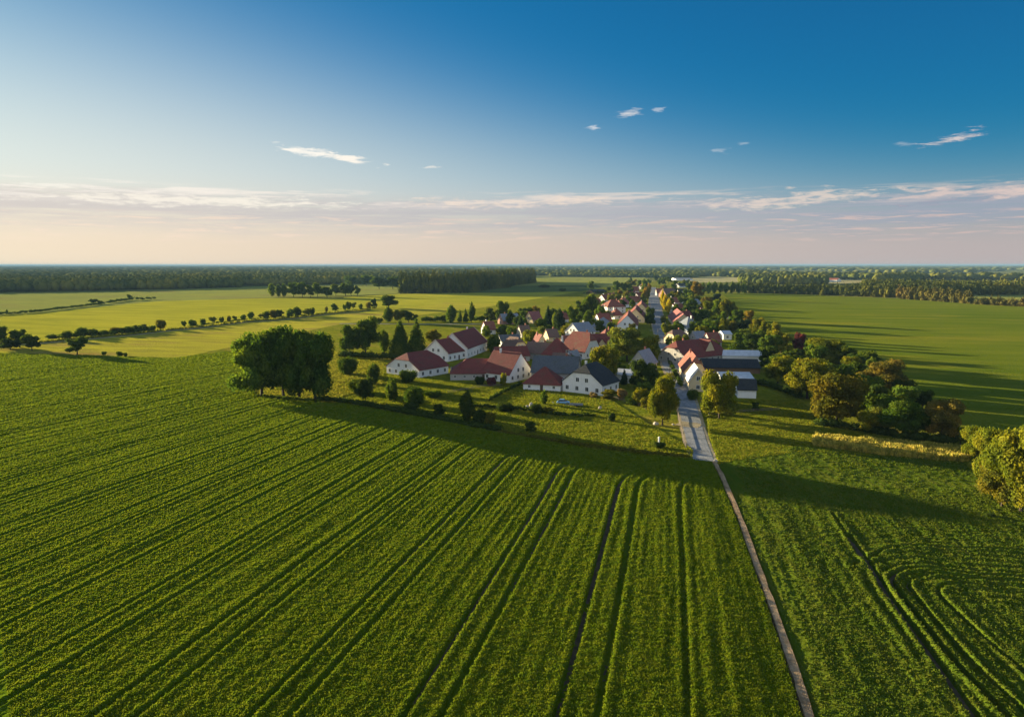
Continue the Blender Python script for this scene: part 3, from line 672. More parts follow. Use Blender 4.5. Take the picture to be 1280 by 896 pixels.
T = [
 # x, base, top, width, kind, tint, label
 (437, 444, 406, 26, 'round', 'D', 'lower left half of the bushy double tree right of the oaks'),
 (457, 444, 397, 33, 'round', 'D', 'tall bushy tree right of the four oaks, higher half of a pair'),
 (480.5, 441, 412, 13, 'column', 'G', 'slim dark tree between the bushy double tree and two cone-shaped ones'),
 (501, 448, 402, 27, 'cone', 'D', 'left one of two broad cone-shaped trees behind the big white barn'),
 (521, 447, 400, 25, 'cone', 'D', 'right one of two broad cone-shaped trees, just above the red barn roof'),
 (541, 432, 411, 20, 'round', 'B', 'brownish tree peeping over the barn roof ridge'),
 (457, 503, 472, 23, 'round', 'K', 'small dark tree with a thin stem right of the oaks by the hedge', ),
 (549, 521, 505, 15, 'round', 'K', 'small round tree in the verge hedge below the garden lawn'),
 (585, 528, 488, 19, 'column', 'K', 'tallest dark tree in the hedge between lawn and wheat'),
 (680, 506, 487, 10, 'column', 'G', 'slim green tree beside the pale blue car'),
 (664, 541, 527, 14, 'round', 'K', 'lone small tree standing in the middle of the verge hedge'),
 (486, 385, 369, 20, 'round', 'D', 'dark spreading tree at the crossing of the hedgerow and the lane'),
 (485, 403, 384, 14, 'column', 'D', 'upright dark tree beside the pale round ones by the lane'),
 (499, 403, 387, 16, 'round', 'L', 'pale round tree by the lane behind the cone-shaped trees'),
 (511, 403, 388, 13, 'round', 'D', 'dark half of the round pair by the lane'),
 (519, 403, 393, 8, 'round', 'D', 'small tree at the right end of the round trees by the lane'),
 (563.5, 404, 381, 14, 'column', 'D', 'broad upright tree by the lane above the farm roofs'),
 (575, 403, 387, 6, 'cone', 'D', 'smallest of three pointed trees beside the lane'),
 (582, 403, 386, 7, 'cone', 'D', 'middle one of three pointed trees beside the lane'),
 (589.5, 403, 378, 9, 'column', 'D', 'tallest of three pointed trees beside the lane'),
 (613, 402, 384, 14, 'round', 'L', 'light green tree next to the tall tree behind the pink-roofed cottage'),
 (627, 403, 376, 17, 'round', 'D', 'tall dark tree left of the small cottage behind the farm'),
 (652, 400, 385, 12, 'round', 'D', 'left one of two dark round trees behind the grey and pink cottage'),
 (661, 400, 384, 14, 'round', 'D', 'right one of two dark round trees behind the grey and pink cottage'),
 (671, 396, 382, 11, 'round', 'O', 'small orange autumn tree behind the little red roof'),
 (651, 417, 395, 15, 'cone', 'S', 'blue-green fir in front of the grey and pink cottage'),
 (685, 409, 383, 12, 'cone', 'S', 'pointed dark fir right of the little red roof'),
 (700, 414, 386, 14, 'column', 'S', 'grey-green upright tree behind the big red roofs'),
 (694, 412, 390, 8, 'column', 'L', 'pale slender tree between the dark fir and the grey-green tree'),
 (716, 410, 382, 13, 'round', 'G', 'bushy tree left of the dark village grove'),
 (728, 405, 377, 15, 'round', 'D', 'front tree of the dark village grove'),
 (739, 400, 367, 21, 'round', 'D', 'highest tree of the dark grove left of the long white house'),
 (750, 402, 382, 14, 'round', 'G', 'lower green tree between the grove and the red roofs'),
 (757, 398, 388, 13, 'round', 'L', 'small rounded tree under the long white house'),
 (738, 364, 351, 10, 'round', 'D', 'lone dark tree beside the hut in the far field'),
 (771, 367, 351, 9, 'round', 'D', 'left dark tree of three behind the red roofs'),
 (780, 367, 353, 10, 'round', 'D', 'middle dark tree of three behind the red roofs'),
 (787, 367, 354, 8, 'round', 'D', 'right dark tree of three behind the red roofs'),
 (799, 360, 350, 6, 'round', 'D', 'small dark tree at the far left end of the street'),
 (806, 363, 350, 8, 'round', 'G', 'green tree at the far end of the village street'),
 (811, 368, 354, 6, 'column', 'O', 'farther orange tree lining the left side of the street'),
 (807, 374, 358, 7, 'column', 'O', 'nearer orange tree lining the left side of the street'),
 (810.5, 374, 360, 4, 'column', 'L', 'narrow green tree between orange trees and street'),
 (804, 381, 366, 6, 'round', 'B', 'brownish tree behind the yellowish shed roofs by the street'),
 (784, 452, 410, 45, 'round', 'L', 'great round green tree in the middle of the village'),
 (811, 455, 419, 24, 'round', 'Y', 'round tree with golden left side right beside the street'),
 (755, 478, 433, 33, 'round', 'Y', 'bright yellow-green tree right of the black roofed white house'),
 (771, 472, 448, 20, 'round', 'G', 'green tree joined to the yellow-green one above the white shed'),
 (798, 487, 450, 24, 'round', 'K', 'dark tree left of the street in front of the grey gable'),
 (810, 488, 454, 23, 'round', 'K', 'dark spreading tree overhanging the left side of the street'),
 (780, 481, 462, 10, 'cone', 'S', 'little dark fir in front of the white shed'),
 (797, 484, 467, 18, 'round', 'B', 'brownish small tree right of the white shed'),
 (828, 531, 468, 34, 'round', 'Y', 'large golden-green tree at the near end of the street, left side'),
 (899, 524, 463, 45, 'round', 'Y', 'large golden-green tree at the near end of the street, right side'),
 (838, 446, 428, 6, 'column', 'L', 'thin young tree beside the street near the big red roof'),
 (852, 450, 419, 21, 'round', 'L', 'pale leafy tree by the street left of the big red roof'),
 (862, 450, 430, 12, 'round', 'Y', 'small golden tree leaning on the big red roof'),
 (833, 424, 404, 13, 'round', 'L', 'pale shrubby tree across the street from the dark shaded one'),
 (846, 424, 402, 19, 'round', 'D', 'dark round tree below the slate roofed house'),
 (868, 425, 402, 17, 'round', 'D', 'dark tree between the slate roof and the big red roof'),
 (889, 420, 399, 26, 'round', 'G', 'wide green tree behind the big red roof'),
 (813, 410, 384, 13, 'round', 'K', 'very dark tree throwing shade on the middle of the street'),
 (828, 383, 362, 5, 'column', 'YY', 'farthest of three bright yellow poplars along the street'),
 (831, 388, 368, 7, 'column', 'YY', 'middle one of three bright yellow poplars along the street'),
 (835, 392, 374, 8, 'column', 'YY', 'nearest of three bright yellow poplars along the street'),
 (872, 374, 352, 14, 'round', 'O', 'rusty orange tree at the corner of the big green field'),
 (882, 386, 371, 14, 'round', 'R', 'reddish tree at the left end of the orchard belt'),
 (895, 378, 367, 12, 'round', 'S', 'dark flat-topped tree at the corner of the big green field'),
 (885, 399, 376, 15, 'round', 'Y', 'yellow-green tree behind the pale hut'),
 (897, 400, 374, 15, 'round', 'G', 'green tree in the orchard belt behind the pale hut'),
 (905, 401, 374, 15, 'round', 'Y', 'golden tree in the orchard belt by the big field'),
 (914, 401, 377, 15, 'round', 'Y', 'dull yellow tree in the orchard belt next to the white gable'),
 (921, 408, 387, 17, 'round', 'G', 'round green tree right of the little white gable'),
 (935, 410, 388, 14, 'round', 'O', 'orange-brown tree on the edge of the big green field'),
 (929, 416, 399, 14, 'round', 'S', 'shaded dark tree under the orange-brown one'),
 (945, 421, 397, 17, 'round', 'Y', 'first of three golden trees along the big green field'),
 (957, 425, 401, 13, 'round', 'Y', 'slim golden tree between two others along the big green field'),
 (967, 429, 403, 17, 'round', 'Y', 'last of three golden trees along the big green field'),
 (930, 428, 411, 16, 'round', 'L', 'pale green tree right of the white boxy house'),
 (941, 440, 416, 24, 'round', 'K', 'wide dark tree above the long white roof'),
 (924, 436, 416, 13, 'round', 'D', 'dark tree behind the long white roof'),
 (976, 441, 413, 25, 'round', 'Y', 'round golden tree left of the purple one'),
 (972, 479, 445, 30, 'round', 'Y', 'yellow-green tree right of the white outbuildings'),
 (1009, 498, 449, 50, 'round', 'Y', 'broad yellow-green tree in the near belt left of the tallest one'),
 (1045, 531, 467, 62, 'round', 'B', 'tallest brownish golden tree of the near belt'),
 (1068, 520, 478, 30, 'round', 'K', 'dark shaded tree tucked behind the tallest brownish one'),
 (1034, 459, 424, 50, 'round', 'Y', 'wide yellow-green tree at the back of the near belt'),
 (1056, 462, 431, 24, 'round', 'D', 'dark tree at the back right of the near belt'),
 (1066, 476, 446, 27, 'round', 'Y', 'smaller yellow tree in the middle of the near belt'),
 (1085, 480, 447, 20, 'round', 'G', 'green tree hidden in the middle of the near belt'),
 (1100, 497, 450, 50, 'round', 'R', 'large reddish golden tree bordering the big green field'),
 (1126, 508, 474, 30, 'round', 'K', 'dark round tree right of the reddish golden one'),
 (1090, 515, 480, 30, 'round', 'K', 'dark low tree below the reddish golden one'),
 (1153, 512, 487, 21, 'round', 'K', 'small dark tree alone at the edge of the big green field'),
 (1085, 542, 514, 28, 'round', 'Y', 'low yellow tree at the left foot of the front grove'),
 (1100, 541, 504, 26, 'round', 'L', 'grey-green tree at the left of the front grove'),
 (1128, 546, 499, 55, 'round', 'G', 'wide dark green tree of the front grove behind the straw coloured strip'),
 (1176, 552, 499, 45, 'round', 'R', 'reddish brown tree at the right of the front grove'),
 (1200, 555, 533, 20, 'round', 'Y', 'small yellow tree beside the right end of the straw strip'),
 (1219, 575, 533, 30, 'round', 'Y', 'young golden tree left of the biggest one at the frame edge'),
 (1240, 603, 536, 42, 'round', 'Y', 'left tree of the big golden clump at the right edge'),
 (1276, 642, 528, 78, 'round', 'Y', 'biggest golden green tree of all, cut off by the right edge'),
 (1252, 636, 566, 50, 'round', 'B', 'lower brownish tree in front of the big golden clump at the right edge'),
 (1285, 600, 540, 60, 'round', 'G', 'greener tree behind the biggest golden one at the right edge'),
 (999, 441, 416, 17, 'round', 'P', 'purple leaved tree on a pale stem'),
 (944, 514, 502, 10, 'round', 'K', 'small dark sapling on the lawn right of the near end of the street'),
 (96.5, 443, 421, 23, 'round', 'D', 'lone round tree at the edge of the wheat on the far left'),
 (2, 432, 407, 20, 'round', 'D', 'left edge tree of the clump beside the wheat'),
 (25, 434, 412, 18, 'round', 'D', 'middle tree of the clump beside the wheat at the left edge'),
 (40, 438, 418, 20, 'round', 'D', 'rightmost round tree of the clump beside the wheat'),
 (13, 437, 423, 22, 'round', 'K', 'low dark tree in front of the clump at the left edge'),
 (9, 392, 386.5, 4, 'cone', 'D', 'tiny pointed tree at the left end of the upper long hedge'),
 (117, 380, 373.5, 10, 'round', 'D', 'small tree midway along the upper long hedge'),
 (162, 375, 368, 6, 'round', 'D', 'small tree near the right end of the upper long hedge'),
 (440, 357, 345, 20, 'round', 'D', 'leftmost of the round trees behind the field copse'),
 (458, 357, 344, 18, 'round', 'D', 'second round tree behind the field copse'),
 (474, 361, 346, 18, 'round', 'D', 'bushy tree behind the field copse near the square wood'),
 (491, 361, 346, 22, 'round', 'D', 'broad tree touching the left end of the square wood'),
 (1000, 449, 436, 14, 'round', 'D', 'dark small tree right under the purple leaved one'),
 (1012, 446, 428, 16, 'round', 'D', 'dark tree right of the purple leaved one'),
 (985, 452, 438, 16, 'round', 'D', 'dark tree between the golden round one and the purple one'),
 (955, 462, 447, 12, 'round', 'K', 'small dark tree at the end of the long white roof'),
 (842, 366, 350, 7, 'round', 'D', 'small dark tree beyond the pink roofed house'),
 (829, 357, 347, 8, 'round', 'D', 'dark tree closing the far end of the street'),
 (820, 352, 344, 6, 'round', 'S', 'tree on the skyline at the very end of the street'),
 (836, 354, 346, 10, 'round', 'G', 'green tree right of the very end of the street'),
 (858, 376, 362, 10, 'round', 'G', 'green tree behind the low white sheds'),
 (865, 392, 374, 14, 'round', 'G', 'green tree in the gardens right of the yellow poplars'),
 (876, 404, 386, 16, 'round', 'D', 'dark garden tree left of the orchard belt'),
 (858, 384, 372, 10, 'round', 'D', 'dark garden tree right of the yellow poplars'),
 (789, 420, 404, 12, 'round', 'B', 'brownish tree just behind the great round one'),
 (764, 420, 402, 12, 'round', 'D', 'dark tree right of the pointed slate roof'),
 (800, 402, 388, 7, 'round', 'L', 'pale green tree between the long red roofs and the street'),
]
placed = []
for t in T: tree(*t)
for t in T: placed.append(tuple(G(t[0], t[1])[:2]))

def hits_house(x, y):
    return any(abs(x - a) < b and abs(y - c) < 4 for a, b, c in [(520, 40, 466), (596, 40, 446), (600, 40, 474), (650, 18, 474), (700, 30, 484), (728, 28, 490), (772, 14, 390)])
frng = random.Random(21)
def fill(zone, n, hrange, wrange, tints, label, group, name='tree', kind=None):
    P = [tuple(G(x, y)[:2]) for x, y in zone]; lo = [min(p[i] for p in P) for i in (0, 1)]; hi = [max(p[i] for p in P) for i in (0, 1)]
    road = [tuple(G(a, b)[:2]) for a, b, c in road_px]; k = 0; tries = 0
    while k < n and tries < n * 60:
        tries += 1
        X, Y = frng.uniform(lo[0], hi[0]), frng.uniform(lo[1], hi[1])
        if not in_poly(np.array([X]), np.array([Y]), P)[0]: continue
        if dist_polyline(np.array([X]), np.array([Y]), road)[0] < 12.5: continue
        if any(math.hypot(X - a, Y - b) < 7.5 for a, b in placed) or any(math.hypot(X - a, Y - b) < r for a, b, r in FOOT): continue
        placed.append((X, Y)); k += 1
        h = frng.uniform(*hrange); w = frng.uniform(*wrange); kd = kind or frng.choice(['round', 'round', 'round', 'column', 'bush'])
        size = 'm' if Y < 520 else 's'
        me = get_crown(kd, size, frng.randrange(4)); tk = frng.choice(tints); t = TINT[tk]; j = frng.uniform(.8, 1.2); label = fill_label(X, Y, h, w, kd, tk); cl = (t[0] * j, t[1] * j, t[2] * j, 1)
        if kd == 'bush':
            o = link('bush', me, loc=(X, Y, -.05), rz=frng.uniform(0, 6)); h *= .55; o.scale = (w, w, h); o.color = cl
            tag(o, label, 'bush', group.replace(' trees', ' bushes'))
        else:
            r = empty(name, (X, Y, -.05)); tag(r, label, 'tree', group)
            c_ = link('crown', me, r, (0, 0, h * .08), frng.uniform(0, 6)); c_.scale = (w, w, h * .92); c_.color = cl
            tr = link('trunk', get_trunk(frng.randrange(3)), r); tr.scale = (w, w, h)
FOOT = []
MARKS = [(520, 467, 'white barn'), (597, 440, 'big white farmhouse'), (597, 474, 'long low barn'), (650, 474, 'white gabled house'), (690, 480, 'dark grey roof'), (728, 490, 'black roofed house'), (690, 450, 'broad hipped red roof'), (716, 446, 'steep red roof'), (746, 444, 'tan gabled house'),
 (734, 425, 'tall blue-grey roofed house'), (750, 415, 'pointed blue-grey roof'), (668, 448, 'dull grey-red roof'), (650, 441, 'mossy brown roof'), (639, 433, 'low white cottage'), (640, 405, 'grey and pink cottage'), (672, 404, 'little bright red roof'), (770, 391, 'long white house'), (784, 384, 'bright red roof'), (798, 381, 'house by the orange trees'),
 (779, 414, 'nearest long street house'), (789, 403, 'middle long street house'), (797, 394, 'farthest long street house'), (784, 452, 'great round tree'), (798, 470, 'grey gable'), (779, 478, 'white shed'), (794, 367, 'far red roofed house'), (790, 372, 'far low red roof'), (748, 367, 'dark field barn'),
 (825, 369, 'far red gable'), (839, 371, 'faded pink roof'), (853, 366, 'dark low shed'), (854, 379, 'low white shed'), (832, 386, 'yellow poplars'), (841, 404, 'salmon roof'), (850, 416, 'slate blue roof'), (882, 452, 'largest red farmhouse'), (931, 452, 'long white roof'), (915, 466, 'long dark roof'), (909, 424, 'flat roofed white house'), (902, 406, 'pale hut'), (910, 401, 'little white gable'),
 (872, 372, 'rusty orange tree'), (889, 420, 'wide green tree'), (957, 425, 'golden trio'), (976, 441, 'round golden tree'), (999, 441, 'purple leaved tree'), (1045, 531, 'tallest near belt tree'), (1009, 498, 'broad yellow-green belt tree'), (1034, 459, 'wide rear belt tree'), (1100, 497, 'reddish golden tree'), (1128, 546, 'front grove'), (1153, 512, 'lone dark belt tree'), (1066, 476, 'small yellow belt tree'), (972, 479, 'yellow-green outbuilding tree')]
MK = [(G(a, b).x, G(a, b).y, c) for a, b, c in MARKS]; USED = set()
TWORD = dict(D='dark green', G='mid green', K='very dark', L='pale green', Y='golden', B='brownish', O='orange', T='tan')
def fill_label(X, Y, h, w, kd, tint):
    thing_ = 'bush' if kd == 'bush' else 'tree'
    shape = {'round': 'rounded', 'column': 'upright', 'bush': 'spreading'}[kd]
    look = f"{'tall' if h > 10 else 'small' if h < 8 else 'middling'} {TWORD[tint]} {shape}"
    for a, b, c in sorted(MK, key=lambda m: math.hypot(m[0] - X, m[1] - Y)):
        dx, dy = X - a, Y - b
        if abs(dx) > abs(dy) * .6: rel = 'left of' if dx < 0 else 'right of'
        else: rel = 'in front of' if dy < 0 else 'behind'
        dd = math.hypot(dx, dy); near = 'close ' if dd < 14 else ('' if dd < 30 else 'some way ')
        lb = f"{look} {thing_} {near}{rel} the {c}"
        if lb not in USED: USED.add(lb); return lb

LANE = [G(x, y + 1.4) for x, y in [(-20, 431), (50, 427.5), (101, 423), (163, 417.5), (215, 411.5), (254, 408), (304, 401.5), (350, 398.5), (408, 391.5), (461, 387)]]
ribbon('lane', smooth_line(LANE, 4), 4.0, -0.06, m_verge, 'pale field lane running beside the hedgerow', jitter=0.6, seed=5)
ribbon('lane', smooth_line(pxs([(425, 404.5), (470, 404.6), (560, 405.2), (612, 404.5)]), 3), 4.0, 0.0, m_road, 'grey lane passing the pointed trees towards the village', jitter=0.3, seed=6)
def ordinal(i):
    return ['first', 'second', 'third', 'fourth', 'fifth', 'sixth', 'seventh', 'eighth', 'ninth', 'tenth', 'eleventh', 'twelfth', 'thirteenth', 'fourteenth', 'fifteenth', 'sixteenth', 'seventeenth', 'eighteenth', 'nineteenth', 'twentieth', 'twenty-first', 'twenty-second', 'twenty-third', 'twenty-fourth', 'twenty-fifth', 'twenty-sixth', 'twenty-seventh', 'twenty-eighth', 'twenty-ninth', 'thirtieth', 'thirty-first', 'thirty-second', 'thirty-third', 'thirty-fourth', 'thirty-fifth', 'thirty-sixth', 'thirty-seventh', 'thirty-eighth'][i]

# lane hedgerow across the yellow fields: separate round bushes and little trees
ROW = [(65, 424, 418.5, 13), (83, 424, 414, 13), (101, 421, 410, 12), (117, 420, 411, 9), (129, 419, 413, 12), (143, 417.5, 410, 13), (153, 417, 409.5, 13), (163, 416, 408, 13), (172, 415, 407, 11), (181, 414, 405, 9), (191, 413, 407, 7), (202, 410.5, 400.5, 11),
       (230, 409, 401, 6), (241, 408, 400, 10), (254, 406, 399, 6), (266, 403.5, 396, 7), (277, 403, 396.5, 6), (286, 402, 395.5, 5), (294, 400.5, 394.5, 5), (304, 399.5, 393.5, 6), (313.5, 398.5, 390.5, 8), (325, 397.5, 392, 5), (333, 397.5, 389, 9), (342, 397, 388, 9), (350, 397, 387, 9),
       (363, 396, 386, 9), (372, 395, 384.5, 10), (383, 394.5, 385.5, 8), (390, 394, 385, 7), (408, 389.5, 384, 4), (419, 389, 379.5, 9), (431, 387, 381, 4), (436, 386.5, 378, 7), (441.5, 386, 377.5, 7), (451, 385.5, 380, 5), (461, 385, 378, 6), (468, 385, 373, 8)]
for i, (x, yb, yt, w) in enumerate(ROW):
    look = 'Low rounded bush' if yb - yt < 7.5 else 'Taller round bush'
    tree(x, yb + 0.4, yt - (i * 7 % 3) * .5, w * (1.0 + (i * 5 % 4) * .09), 'bush' if i % 3 else 'round', 'DGDLDB'[i % 6], f'{look.lower()}, {ordinal(i)} from the left in the lane hedgerow', 'hedge_bush', 'bush', 'bushes of the lane hedgerow between the yellow fields')

COPSE = [(340, 370.5, 354, 10, 'column'), (348, 371, 355, 8, 'column'), (355, 371, 354, 8, 'column'), (367, 371, 353, 15, 'round'), (378, 371.5, 353, 13, 'round'), (388, 372, 356, 11, 'round'), (397, 371, 353, 13, 'round'), (409, 372, 358, 13, 'round'), (420, 369.5, 355, 13, 'round'), (432, 370, 354, 13, 'round'), (439, 370, 352.5, 10, 'round'), (447, 370, 357, 8, 'round')]
for i, (x, yb, yt, w, k) in enumerate(COPSE):
    tree(x, yb, yt, w, k, 'D' if i % 3 else 'G', f"{'narrow upright' if k == 'column' else 'rounded'} tree, {ordinal(i)} from the left in the copse on the yellow fields", 'tree', 'tree', 'trees of the field copse')

AVENUE = [(878 + 7.4 * i, 367.0 + 0.05 * i, 353.0 - (i % 3) * .5, 7.6) for i in range(8)]
for i, (x, yb, yt, w) in enumerate(AVENUE):
    tree(x, yb, yt, w, 'column', 'G' if i % 2 else 'D', f'upright tree, {ordinal(i)} from the left in the row behind the big green field', 'tree', 'tree', 'row of upright trees behind the big green field')

BUSH = [
 (434, 468, 446, 23, 'D', 'round dark bush right behind the rightmost oak'),
 (466, 481, 455, 17, 'D', 'upright dark bush left of the white barn gable'),
 (490, 501, 474, 17, 'D', 'egg-shaped dark bush on the lawn below the barn'),
 (517, 506, 483, 27, 'D', 'widest dark bush on the lawn below the barn'),
 (510, 478, 462, 21, 'D', 'round bush right in front of the white barn gable'),
 (541, 497, 488, 22, 'G', 'low loose bush right of the widest one on the lawn'),
 (448, 490, 474, 24, 'D', 'spreading bush between the oaks and the lawn'),
 (599, 530, 511, 18, 'K', 'dark bush right of the tallest tree in the verge hedge'),
 (613, 531, 514, 14, 'B', 'brownish bush in the verge hedge'),
 (514, 513, 503, 22, 'K', 'low dark bush in the verge hedge below the widest lawn bush'),
 (632, 514, 503, 24, 'K', 'dark bush left of the white stones'),
 (671, 517, 505, 17, 'K', 'dark bush right of the white stones'),
 (686, 517, 508, 14, 'B', 'brown-tipped bush near the dark garden hedge'),
 (777, 499, 486, 12, 'T', 'tan bush right of the black roofed white house'),
 (800, 506, 485, 20, 'Y', 'yellow bush left of the large golden-green tree'),
 (765, 527, 515, 10, 'K', 'lone dark bush on the lawn with a stone beside it'),
 (824, 560, 552, 14, 'K', 'low dark bush at the foot of the white post'),
 (865, 500, 486, 16, 'D', 'dark bush between the street and the right golden-green tree'),
 (664, 430, 412, 21, 'Y', 'yellow-topped bush above the brown roofs'),
 (672, 408, 400, 9, 'YY', 'bright yellow bush below the little red roof'),
 (617, 440, 418, 18, 'G', 'leafy bush right of the big farmhouse'),
 (608, 421, 407, 12, 'D', 'dark bush behind the big farmhouse'),
 (629, 418, 406, 18, 'G', 'green bush behind the white cottage'),
 (640, 420, 409, 14, 'G', 'round green bush right behind the white cottage'),
 (679, 420, 408, 14, 'L', 'pale bush at the foot of the pointed fir'),
 (708, 422, 406, 16, 'Y', 'yellowish bush above the steep red roof'),
 (716, 459, 444, 12, 'D', 'dark bush between the small brown roof and the grey roof'),
 (629, 483, 466, 9, 'Y', 'yellow-green bush at the corner of the long red barn'),
 (614, 482, 471, 14, 'P', 'purple flowering bush in front of the long red barn'),
 (600, 481, 470, 12, 'K', 'dark bush in front of the long red barn'),
 (836, 431, 421, 9, 'L', 'small pale bush beside the street on the right'),
 (1003, 442, 432, 14, 'P', 'pinkish bush beside the purple leaved tree'),
 (1238, 648, 640, 10, 'K', 'low bush at the foot of the golden clump at the right'),
 (1176, 553, 542, 12, 'G', 'small green bush in front of the reddish brown tree'),
 (967, 437, 431, 8, 'T', 'tan bush behind the end of the long white roof'),
 (1192, 552, 541, 12, 'D', 'dark bush between the reddish tree and the straw strip'),
 (130, 443.5, 439, 6, 'D', 'tiny bush right of the lone round tree'),
 (150, 445.5, 439, 8, 'D', 'left one of two tiny bushes at the wheat edge'),
 (157, 445.5, 440.5, 5, 'D', 'right one of two tiny bushes at the wheat edge'),
 (125, 380, 375.5, 6, 'D', 'bush right of the small tree midway along the upper hedge'),
 (555, 402, 393.5, 7, 'D', 'small bush right of the clipped lane hedge'),
 (468, 403, 394.5, 7, 'D', 'left one of two bushes at the lane crossing'),
 (475, 403.5, 397, 7, 'D', 'right one of two bushes at the lane crossing'),
 (680, 359.5, 355.5, 14, 'D', 'low dark bush in the far field right of the square wood'),
 (703, 364, 360, 9, 'D', 'low dark bush in the darker far field'),
 (808, 402, 392, 6, 'L', 'small pale bush left of the street'),
 (829, 404, 394, 7, 'L', 'pale bush right of the street below the yellow poplars'),
 (905, 412, 405, 12, 'G', 'green bush below the pale hut'),
 (742, 497, 490, 11, 'T', 'straw coloured bush in front of the black roofed white house'),
 (876, 470, 462, 8, 'D', 'small dark bush between the tiled and the metal roofed house'),
]
for (x, yb, yt, w, tint, lab) in BUSH: tree(x, yb, yt, w, 'bush', tint, lab, 'bush', 'bush')

# ------------------------------------------------------------------ woods and hedges
def stamp(templates, items, rng):
    """items: (x, y, z, sx, sy, sz, rot)"""
    Vs, Fs, n = [], [], 0
    for k, (x, y, z, sx, sy, sz, r) in enumerate(items):
        V, F = templates[k % len(templates)]
        c, s_ = math.cos(r), math.sin(r)
        W = np.empty_like(V); W[:, 0] = (V[:, 0] * c - V[:, 1] * s_) * sx + x; W[:, 1] = (V[:, 0] * s_ + V[:, 1] * c) * sy + y; W[:, 2] = V[:, 2] * sz + z
        Vs.append(W); Fs.append(F + n); n += len(V)
    return np.concatenate(Vs), np.concatenate(Fs)

def wood_template(core, ncards, cs, seed, conifer=False):
    rng = random.Random(seed)
    lb = lobes_cone(rng, 5) if conifer else ([(0, 0, 0.55, 0.44, 0.44)] + [(rng.uniform(-.2, .2), rng.uniform(-.2, .2), rng.uniform(.3, .8), .25, .2) for _ in range(3)])
    return crown_arrays(lb, ncards, cs, seed, core)
WT = [wood_template(ICO1, 130, 0.085, i, i % 3 == 2) for i in range(6)]
def one_blob(seed):
    rng = random.Random(seed); V, F = ICO2
    V = np.array([Vector(v) * (0.5 + 0.16 * mnoise.noise(Vector(v * 2.3 + seed))) for v in V]); V[:, 2] += 0.5
    return V, F
WB = [one_blob(i) for i in range(6)]
def blob1(seed):
    V, F = ICO1; V = np.array([Vector(v) * (0.5 + 0.2 * mnoise.noise(Vector(v * 2.3 + seed))) for v in V]); V[:, 2] += 0.5
    return V, F
WC = [blob1(i) for i in range(6)]

def mat_wood(name, c1, c2, c3):
    m, N, out = mat_base(name); p = pos(N)
    n1 = N.noise(p, 0.09, 3, 0.6); n2 = N.noise(p, 0.008, 3, 0.6); n3 = N.noise(p, 0.7, 2, 0.6)
    c = N.mix(N.smooth(n1, 0.35, 0.65), (*c1, 1), (*c2, 1)); c = N.mix(N.math('MULTIPLY', N.smooth(n2, 0.45, 0.65), 0.7), c, (*c3, 1))
    c = N.mix(N.math('MULTIPLY', N.smooth(n3, 0.4, 0.6), 0.5), c, N.mix(1.0, c, (0.6, 0.65, 0.6, 1), 'MULTIPLY'))
    d = N.node('ShaderNodeBsdfDiffuse'); N.set(d.inputs[0], c); N.set(d.inputs['Normal'], bump(N, N.noise(p, 0.6, 4, 0.8), 1.0, 1.4))
    N.l.new(d.outputs[0], out.inputs[0]); return m
m_wood = mat_wood('woodland', (0.060, 0.080, 0.020), (0.12, 0.13, 0.022), (0.21, 0.19, 0.028))
m_wood2 = mat_wood('autumn_woodland', (0.10, 0.10, 0.025), (0.17, 0.14, 0.03), (0.20, 0.12, 0.03))
wrng = random.Random(99)
def wood(name, label, front, depth, h, w, templ, mat, dens=1.0):
    """a wood whose front edge follows the given pixels and which runs back depth metres"""
    P = [G(x, y) for x, y in front]; items = []
    rows = max(2, int(depth / (w * 0.8)))
    for r in range(rows):
        for a, b in zip(P[:-1], P[1:]):
            L = (b - a).length; n = max(1, int(L / (w * 0.62) * dens * (1 if r < 3 else 0.75)))
            for i in range(n):
                q = a.lerp(b, (i + wrng.random()) / n); off = r * w * 0.8 + wrng.uniform(0, w * .8)
                hh = h * wrng.uniform(0.68, 1.12) * (0.85 if r == 0 else 1) * (1 + 0.12 * r / rows); ww = w * wrng.uniform(0.75, 1.35)
                dirn = Vector((q.x, q.y, 0)).normalized()
                items.append((q.x + dirn.x * off, q.y + dirn.y * off, -0.5, ww, ww, hh, wrng.uniform(0, 6.28)))
    V, F = stamp(templ, items, wrng)
    o = link(name, mesh_np(name, V, F), mat=mat); tag(o, label, kind='stuff'); return o

wood('forest', 'square dark wood standing in the yellow fields', [(500, 366.5), (583, 366.5), (612, 361.5), (637, 359.5)], 90, 31, 9, WT, m_wood)
wood('forest', 'bluish right end of the square wood', [(633, 358), (668, 353.5)], 120, 31, 12, WT, m_wood)
wood('forest', 'long dark wood across the far left', [(-80, 366), (60, 364), (165, 362), (230, 361), (300, 359)], 600, 19, 14, WB, m_wood)
wood('forest', 'long dark wood across the far left, middle part', [(295, 357), (400, 355.5), (500, 353.5)], 700, 18.5, 15, WB, m_wood)
wood('forest', 'dark wood behind the square wood', [(500, 350), (560, 347), (650, 343), (665, 342)], 800, 22, 26, WB, m_wood)
wood('forest', 'dark tree belt behind the big green field, left part', [(925, 366.5), (1000, 368), (1060, 370), (1130, 372.5)], 45, 17, 9, WT, m_wood)
wood('forest', 'taller dark wood behind the right tree belt', [(1075, 366), (1160, 369), (1240, 369), (1320, 368)], 200, 19, 12, WT, m_wood)
wood('forest', 'autumn coloured tree belt at the edge of the big green field', [(1122, 373.5), (1215, 379.5)], 22, 16, 7.5, WT, m_wood2, 1.2)
wood('forest', 'lower tree belt at the right edge beyond the big green field', [(1220, 380.5), (1310, 385)], 16, 10, 7, WT, m_wood2, 1.2)
wood('forest', 'tree group beyond the straw coloured field', [(925, 354), (960, 355), (1032, 356)], 150, 20, 13, WB, m_wood)
